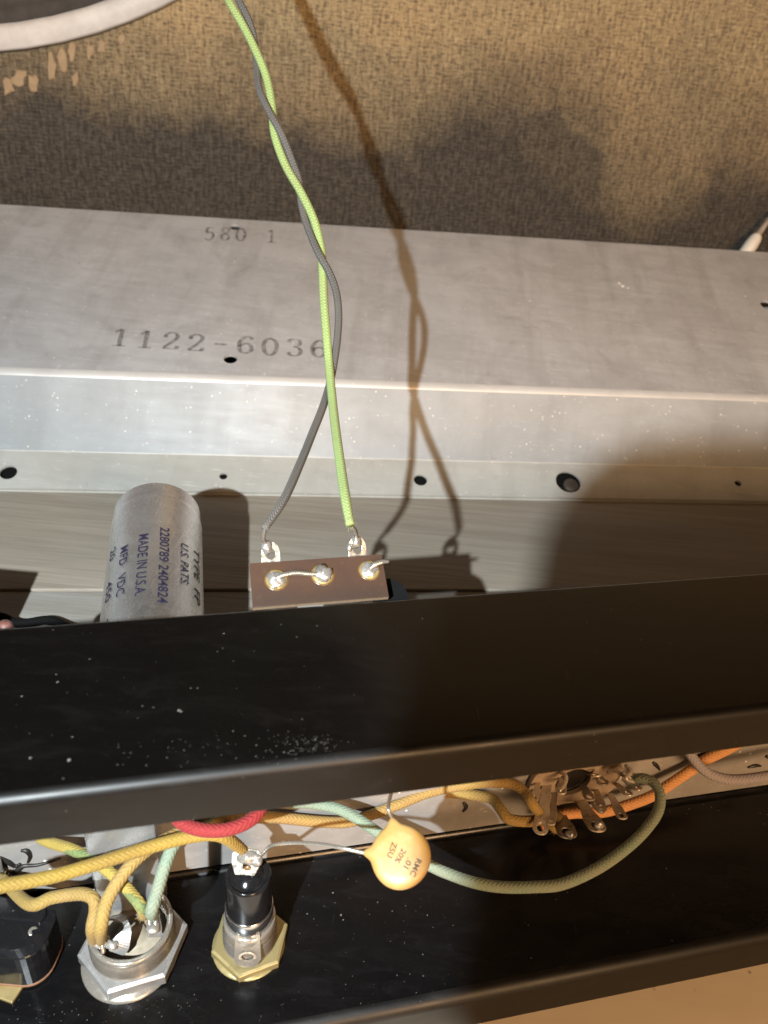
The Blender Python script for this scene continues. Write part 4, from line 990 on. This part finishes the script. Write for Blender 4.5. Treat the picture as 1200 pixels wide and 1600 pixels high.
# ------------------------------------------------------------------ disc capacitor
ZD = 156.0
dc = at(626, 1338, ZD)
dk = ZD / F_PX
dN = (-ray(626, 1338)).normalized(); dN = (dN + Vector((-.12, .1, .08))).normalized()
dX = (RIGHT - dN * RIGHT.dot(dN)).normalized(); dY = dN.cross(dX)
DR = 47 * dk
dsk = Thing('disc_capacitor', dc, 'round orange ceramic disc capacitor on bare leads above the black panel', 'capacitor')
def pear(a):      # radius of the dipped body, with the two horns where the leads leave
    r = DR
    for ang, amp, wd in ((math.radians(174), 12.5 * dk, .15), (math.radians(103), 11.0 * dk, .17)):
        d = (a - ang + math.pi) % (2 * math.pi) - math.pi
        r += amp * math.exp(-(d / wd) ** 2) + 1.2 * dk * math.exp(-(d / .4) ** 2)
    return r * (1 + .012 * math.sin(3 * a + 1))
TH = 1.55
mb = MB(); vs = []; fs = []; na = 96
rings = [(0.0, 1.0), (.35, 1.0), (.65, .985), (.85, .93), (.95, .66), (.99, .3), (1.0, 0), (.99, -.3), (.95, -.62), (.85, -.86), (.6, -1), (0, -1)]
for k, (q, h) in enumerate(rings):
    for i in range(na):
        a = 2 * math.pi * i / na; R_ = pear(a); thin = DR / R_
        wob = .12 * mnoise.noise(Vector((q * math.cos(a) * 2.2, q * math.sin(a) * 2.2, 3 * (h > 0))))
        rr = R_ * q if q > .8 else (DR * q * (1 + (R_ / DR - 1) * (q / .8) ** 3))
        vs.append(dc + dX * (rr * math.cos(a)) + dY * (rr * math.sin(a)) + dN * (TH * h * (thin ** 1.2 if q > .8 else 1) + wob * (q < .9)))
for k in range(len(rings) - 1):
    for i in range(na):
        fs.append((k * na + i, k * na + (i + 1) % na, (k + 1) * na + (i + 1) % na, (k + 1) * na + i))
mb.add(vs, fs, smooth=True); dbody = dsk.part('body', mb, M['disc'])
def ond(x, y): p = onplane(x, y, dc + dN * TH, dN) - dc; return Vector((p.dot(dX), p.dot(dY)))
def disc_text(txt, xa, ya, xb, yb, hpx):
    s0 = ond(xa, ya); d = ond(xb, yb) - s0; L_ = d.length; d /= L_; u_ = Vector((-d.y, d.x))
    def fn(x, y):
        q = s0 + d * x + u_ * y; rr = q.length / DR
        return dc + dX * q.x + dY * q.y + dN * (TH * (1.0 if rr < .35 else 1 - .015 * (rr - .35) / .3 if rr < .65 else .985 - .055 * (rr - .65) / .2) + .17)
    dsk.part('lettering', text_mb(txt, L_, hpx * dk, fn), M['ink_disc'], parent=dbody, fixn=False)
disc_text('Z5U', 613, 1315, 604, 1338, 9); disc_text('20%', 628, 1325, 616, 1345, 9); disc_text('.01', 637, 1340, 630, 1354, 9); disc_text('RMC', 651, 1341, 640, 1367, 9)
hl = dc + dX * (DR + 10 * dk) * math.cos(math.radians(174)) + dY * (DR + 10 * dk) * math.sin(math.radians(174))
hu = dc + dX * (DR + 10 * dk) * math.cos(math.radians(103)) + dY * (DR + 10 * dk) * math.sin(math.radians(103))
mb = MB(); mb.tube([FT + Vector((1.6, .2, -.4)), FT + Vector((3.4, .3, .4)), at(425, 1321, 168), at(460, 1317, 165), at(500, 1319, 161), at(535, 1325, 158), hl, hl.lerp(dc, .3)], .42, 10); dsk.part('lead', mb, M['tin'])
mb = MB(); mb.tube([hu.lerp(dc, .3), hu, at(607, 1266, 158), at(608, 1252, 162), at(612, 1236, 168), at(618, 1205, 178)], .42, 10); dsk.part('lead', mb, M['tin'])

# ------------------------------------------------------------------ valve socket on the back wall
so = onF(890, 1213)
vs_ = Thing('valve_socket', so, 'tan valve socket with bent solder tags on the chassis back wall', 'valve socket')
mb = MB(); outl = circ(1.0, 0, 15.0, 36, 13.0)
mb.plate(outl, [circ(0, 0, 5.6, 28)], so - V1 * 2.4, U1, ZUP, -V1, 1.8); vs_.part('wafer', mb, M['wafer'], bevel=.25)
mb = MB(); mb.lathe([(0.01, 0.05), (5.5, 0.05)], so - V1 * .1, -V1, 24); vs_.part('hole_shadow_plate', mb, M['soot_black'])
def tag(x0, y0, x1, y1, wpx, out=13.0, hole=True, mid=.0):
    a = onF(x0, y0) - V1 * 2.4; z0 = a.dot(FWD); b = at(x1, y1, z0 - out)
    d = (b - a); L_ = d.length; d /= L_; w = wpx * b.dot(FWD) / F_PX / 2
    x = (U1 - d * U1.dot(d)).normalized(); n = x.cross(d)
    if n.dot(FWD) > 0: n = -n; 
    mb = MB()
    outl = [(-w * .62, -.5), (w * .62, -.5), (w * .7, L_ * .35), (w, L_ * .6)] + [(w * math.cos(q), L_ - w + w * math.sin(q)) for q in [math.pi * k / 10 for k in range(0, 11)]] + [(-w, L_ * .6), (-w * .7, L_ * .35)]
    hs = [circ(0, L_ - w * 1.3, w * .48, 16, w * .8)] if hole else []
    mb.plate(outl, hs, a, x, d, n, .45); vs_.part('solder_tag', mb, M['lug'], bevel=.1)
    return b
tag(850, 1216, 843, 1303, 24, 18)
b2 = tag(866, 1252, 889, 1309, 31, 17); tag(902, 1240, 937, 1299, 29, 17); tag(948, 1230, 974, 1279, 17, 14)
tag(957, 1214, 985, 1242, 15, 9); tag(874, 1204, 876, 1240, 17, 8); tag(930, 1204, 946, 1226, 20, 4); tag(968, 1204, 992, 1224, 16, 6)
tag(836, 1212, 834, 1252, 13, 8); tag(905, 1216, 924, 1250, 18, 9); tag(926, 1224, 941, 1263, 15, 12); tag(974, 1210, 1000, 1236, 14, 9); tag(986, 1204, 1006, 1222, 13, 7); tag(862, 1228, 860, 1288, 15, 19); tag(915, 1200, 936, 1214, 16, 5)
for pts in ([(872, 1205, 216), (884, 1212, 212), (882, 1226, 210), (874, 1236, 208)], [(950, 1206, 216), (962, 1204, 213), (970, 1212, 211), (964, 1222, 212)], [(978, 1196, 214), (986, 1206, 210), (978, 1216, 208), (990, 1222, 209)], [(926, 1256, 212), (938, 1268, 208), (946, 1264, 210)], [(856, 1262, 212), (866, 1272, 208), (862, 1284, 207)]):
    mb = MB(); mb.tube([at(*q) for q in pts], [.55, .6, .5], 8, 5); vs_.part('wire_end', mb, M['lug'])
mb = MB(); mb.blob(at(984, 1216, 212), X0 * 2.6, Y0 * 2.0, ZUP * 2.0, .4, .7, 3); mb.blob(b2 + Vector((0, 0, 1.2)), X0 * 1.5, Y0 * 1.0, ZUP * 1.3, .4, .8, 12); mb.blob(at(936, 1290, 209), X0 * 1.4, Y0 * 1.0, ZUP * 1.6, .4, .8, 13); vs_.part('solder_joint', mb, M['solder'])

# ------------------------------------------------------------------ small things behind the chassis at the left
kn = at(9, 983, 196)  # small red-brown knob, only its top shows over the chassis edge
mb = MB(); mb.lathe([(0.01, 2.6), (1.3, 2.3), (2.0, 1.2), (2.2, -2), (1.7, -4), (1.7, -(kn.z + HW + .9) * -1 if False else -(kn.z + HW + .8))], kn, ZUP, 20)
single('small_knob', mb, M['redbrown'], Vector((kn.x, kn.y, -HW - .8)), 'tiny red-brown knob peeping over the chassis edge at the far left', 'knob')
wire('black_cable', [Vector((-190, 175, -HW + 2)), onW(-40, 972) + ZUP * 2, onW(30, 981) + ZUP * 2, onW(75, 976) + ZUP * 2, onW(105, 986) + ZUP * 2, onW(150, 1003) + ZUP * 2], 1.7, M['dull_black'], 'black cable lying on the boards left of the can capacitor', cat='cable')
# mains transformer, just out of frame on the left; it throws the square shadow on the board
tfc = Vector((-152, 166, -HW - .8))
tf = Thing('transformer', tfc, 'iron cored transformer just outside the picture, left of the can capacitor', 'transformer')
mb = MB(); mb.box(tfc + ZUP * 23, X0 * 27, Y0 * 9, ZUP * 23); tf.part('core', mb, M['iron'], bevel=.6)
mb = MB(); mb.box(tfc + ZUP * 23, X0 * 18, Y0 * 14, ZUP * 15); tf.part('coil', mb, M['wrap'], bevel=2)

# ------------------------------------------------------------------ the phone that takes the picture: it throws the rounded shadow at the right
def camv(x, y, z): return RIGHT * x + UP * y + FWD * z
pw0, pw1, ph0, ph1, pr_ = -47.5, 27.5, -140, 11, 11
ol = []
for cx_, cy_, d0 in ((pw1 - pr_, ph1 - pr_, 0), (pw0 + pr_, ph1 - pr_, 90), (pw0 + pr_, ph0 + pr_, 180), (pw1 - pr_, ph0 + pr_, 270)):
    ol += arc(cx_, cy_, pr_, d0, d0 + 90, 8)
mb = MB(); mb.prism(ol, camv(0, 0, -5), RIGHT, UP, FWD, -8, 0, inset=1.0, ih=1.0)
single('phone', mb, M['phone'], camv(-10, -65, -9), 'dark phone held above the chassis, outside the picture', 'phone')
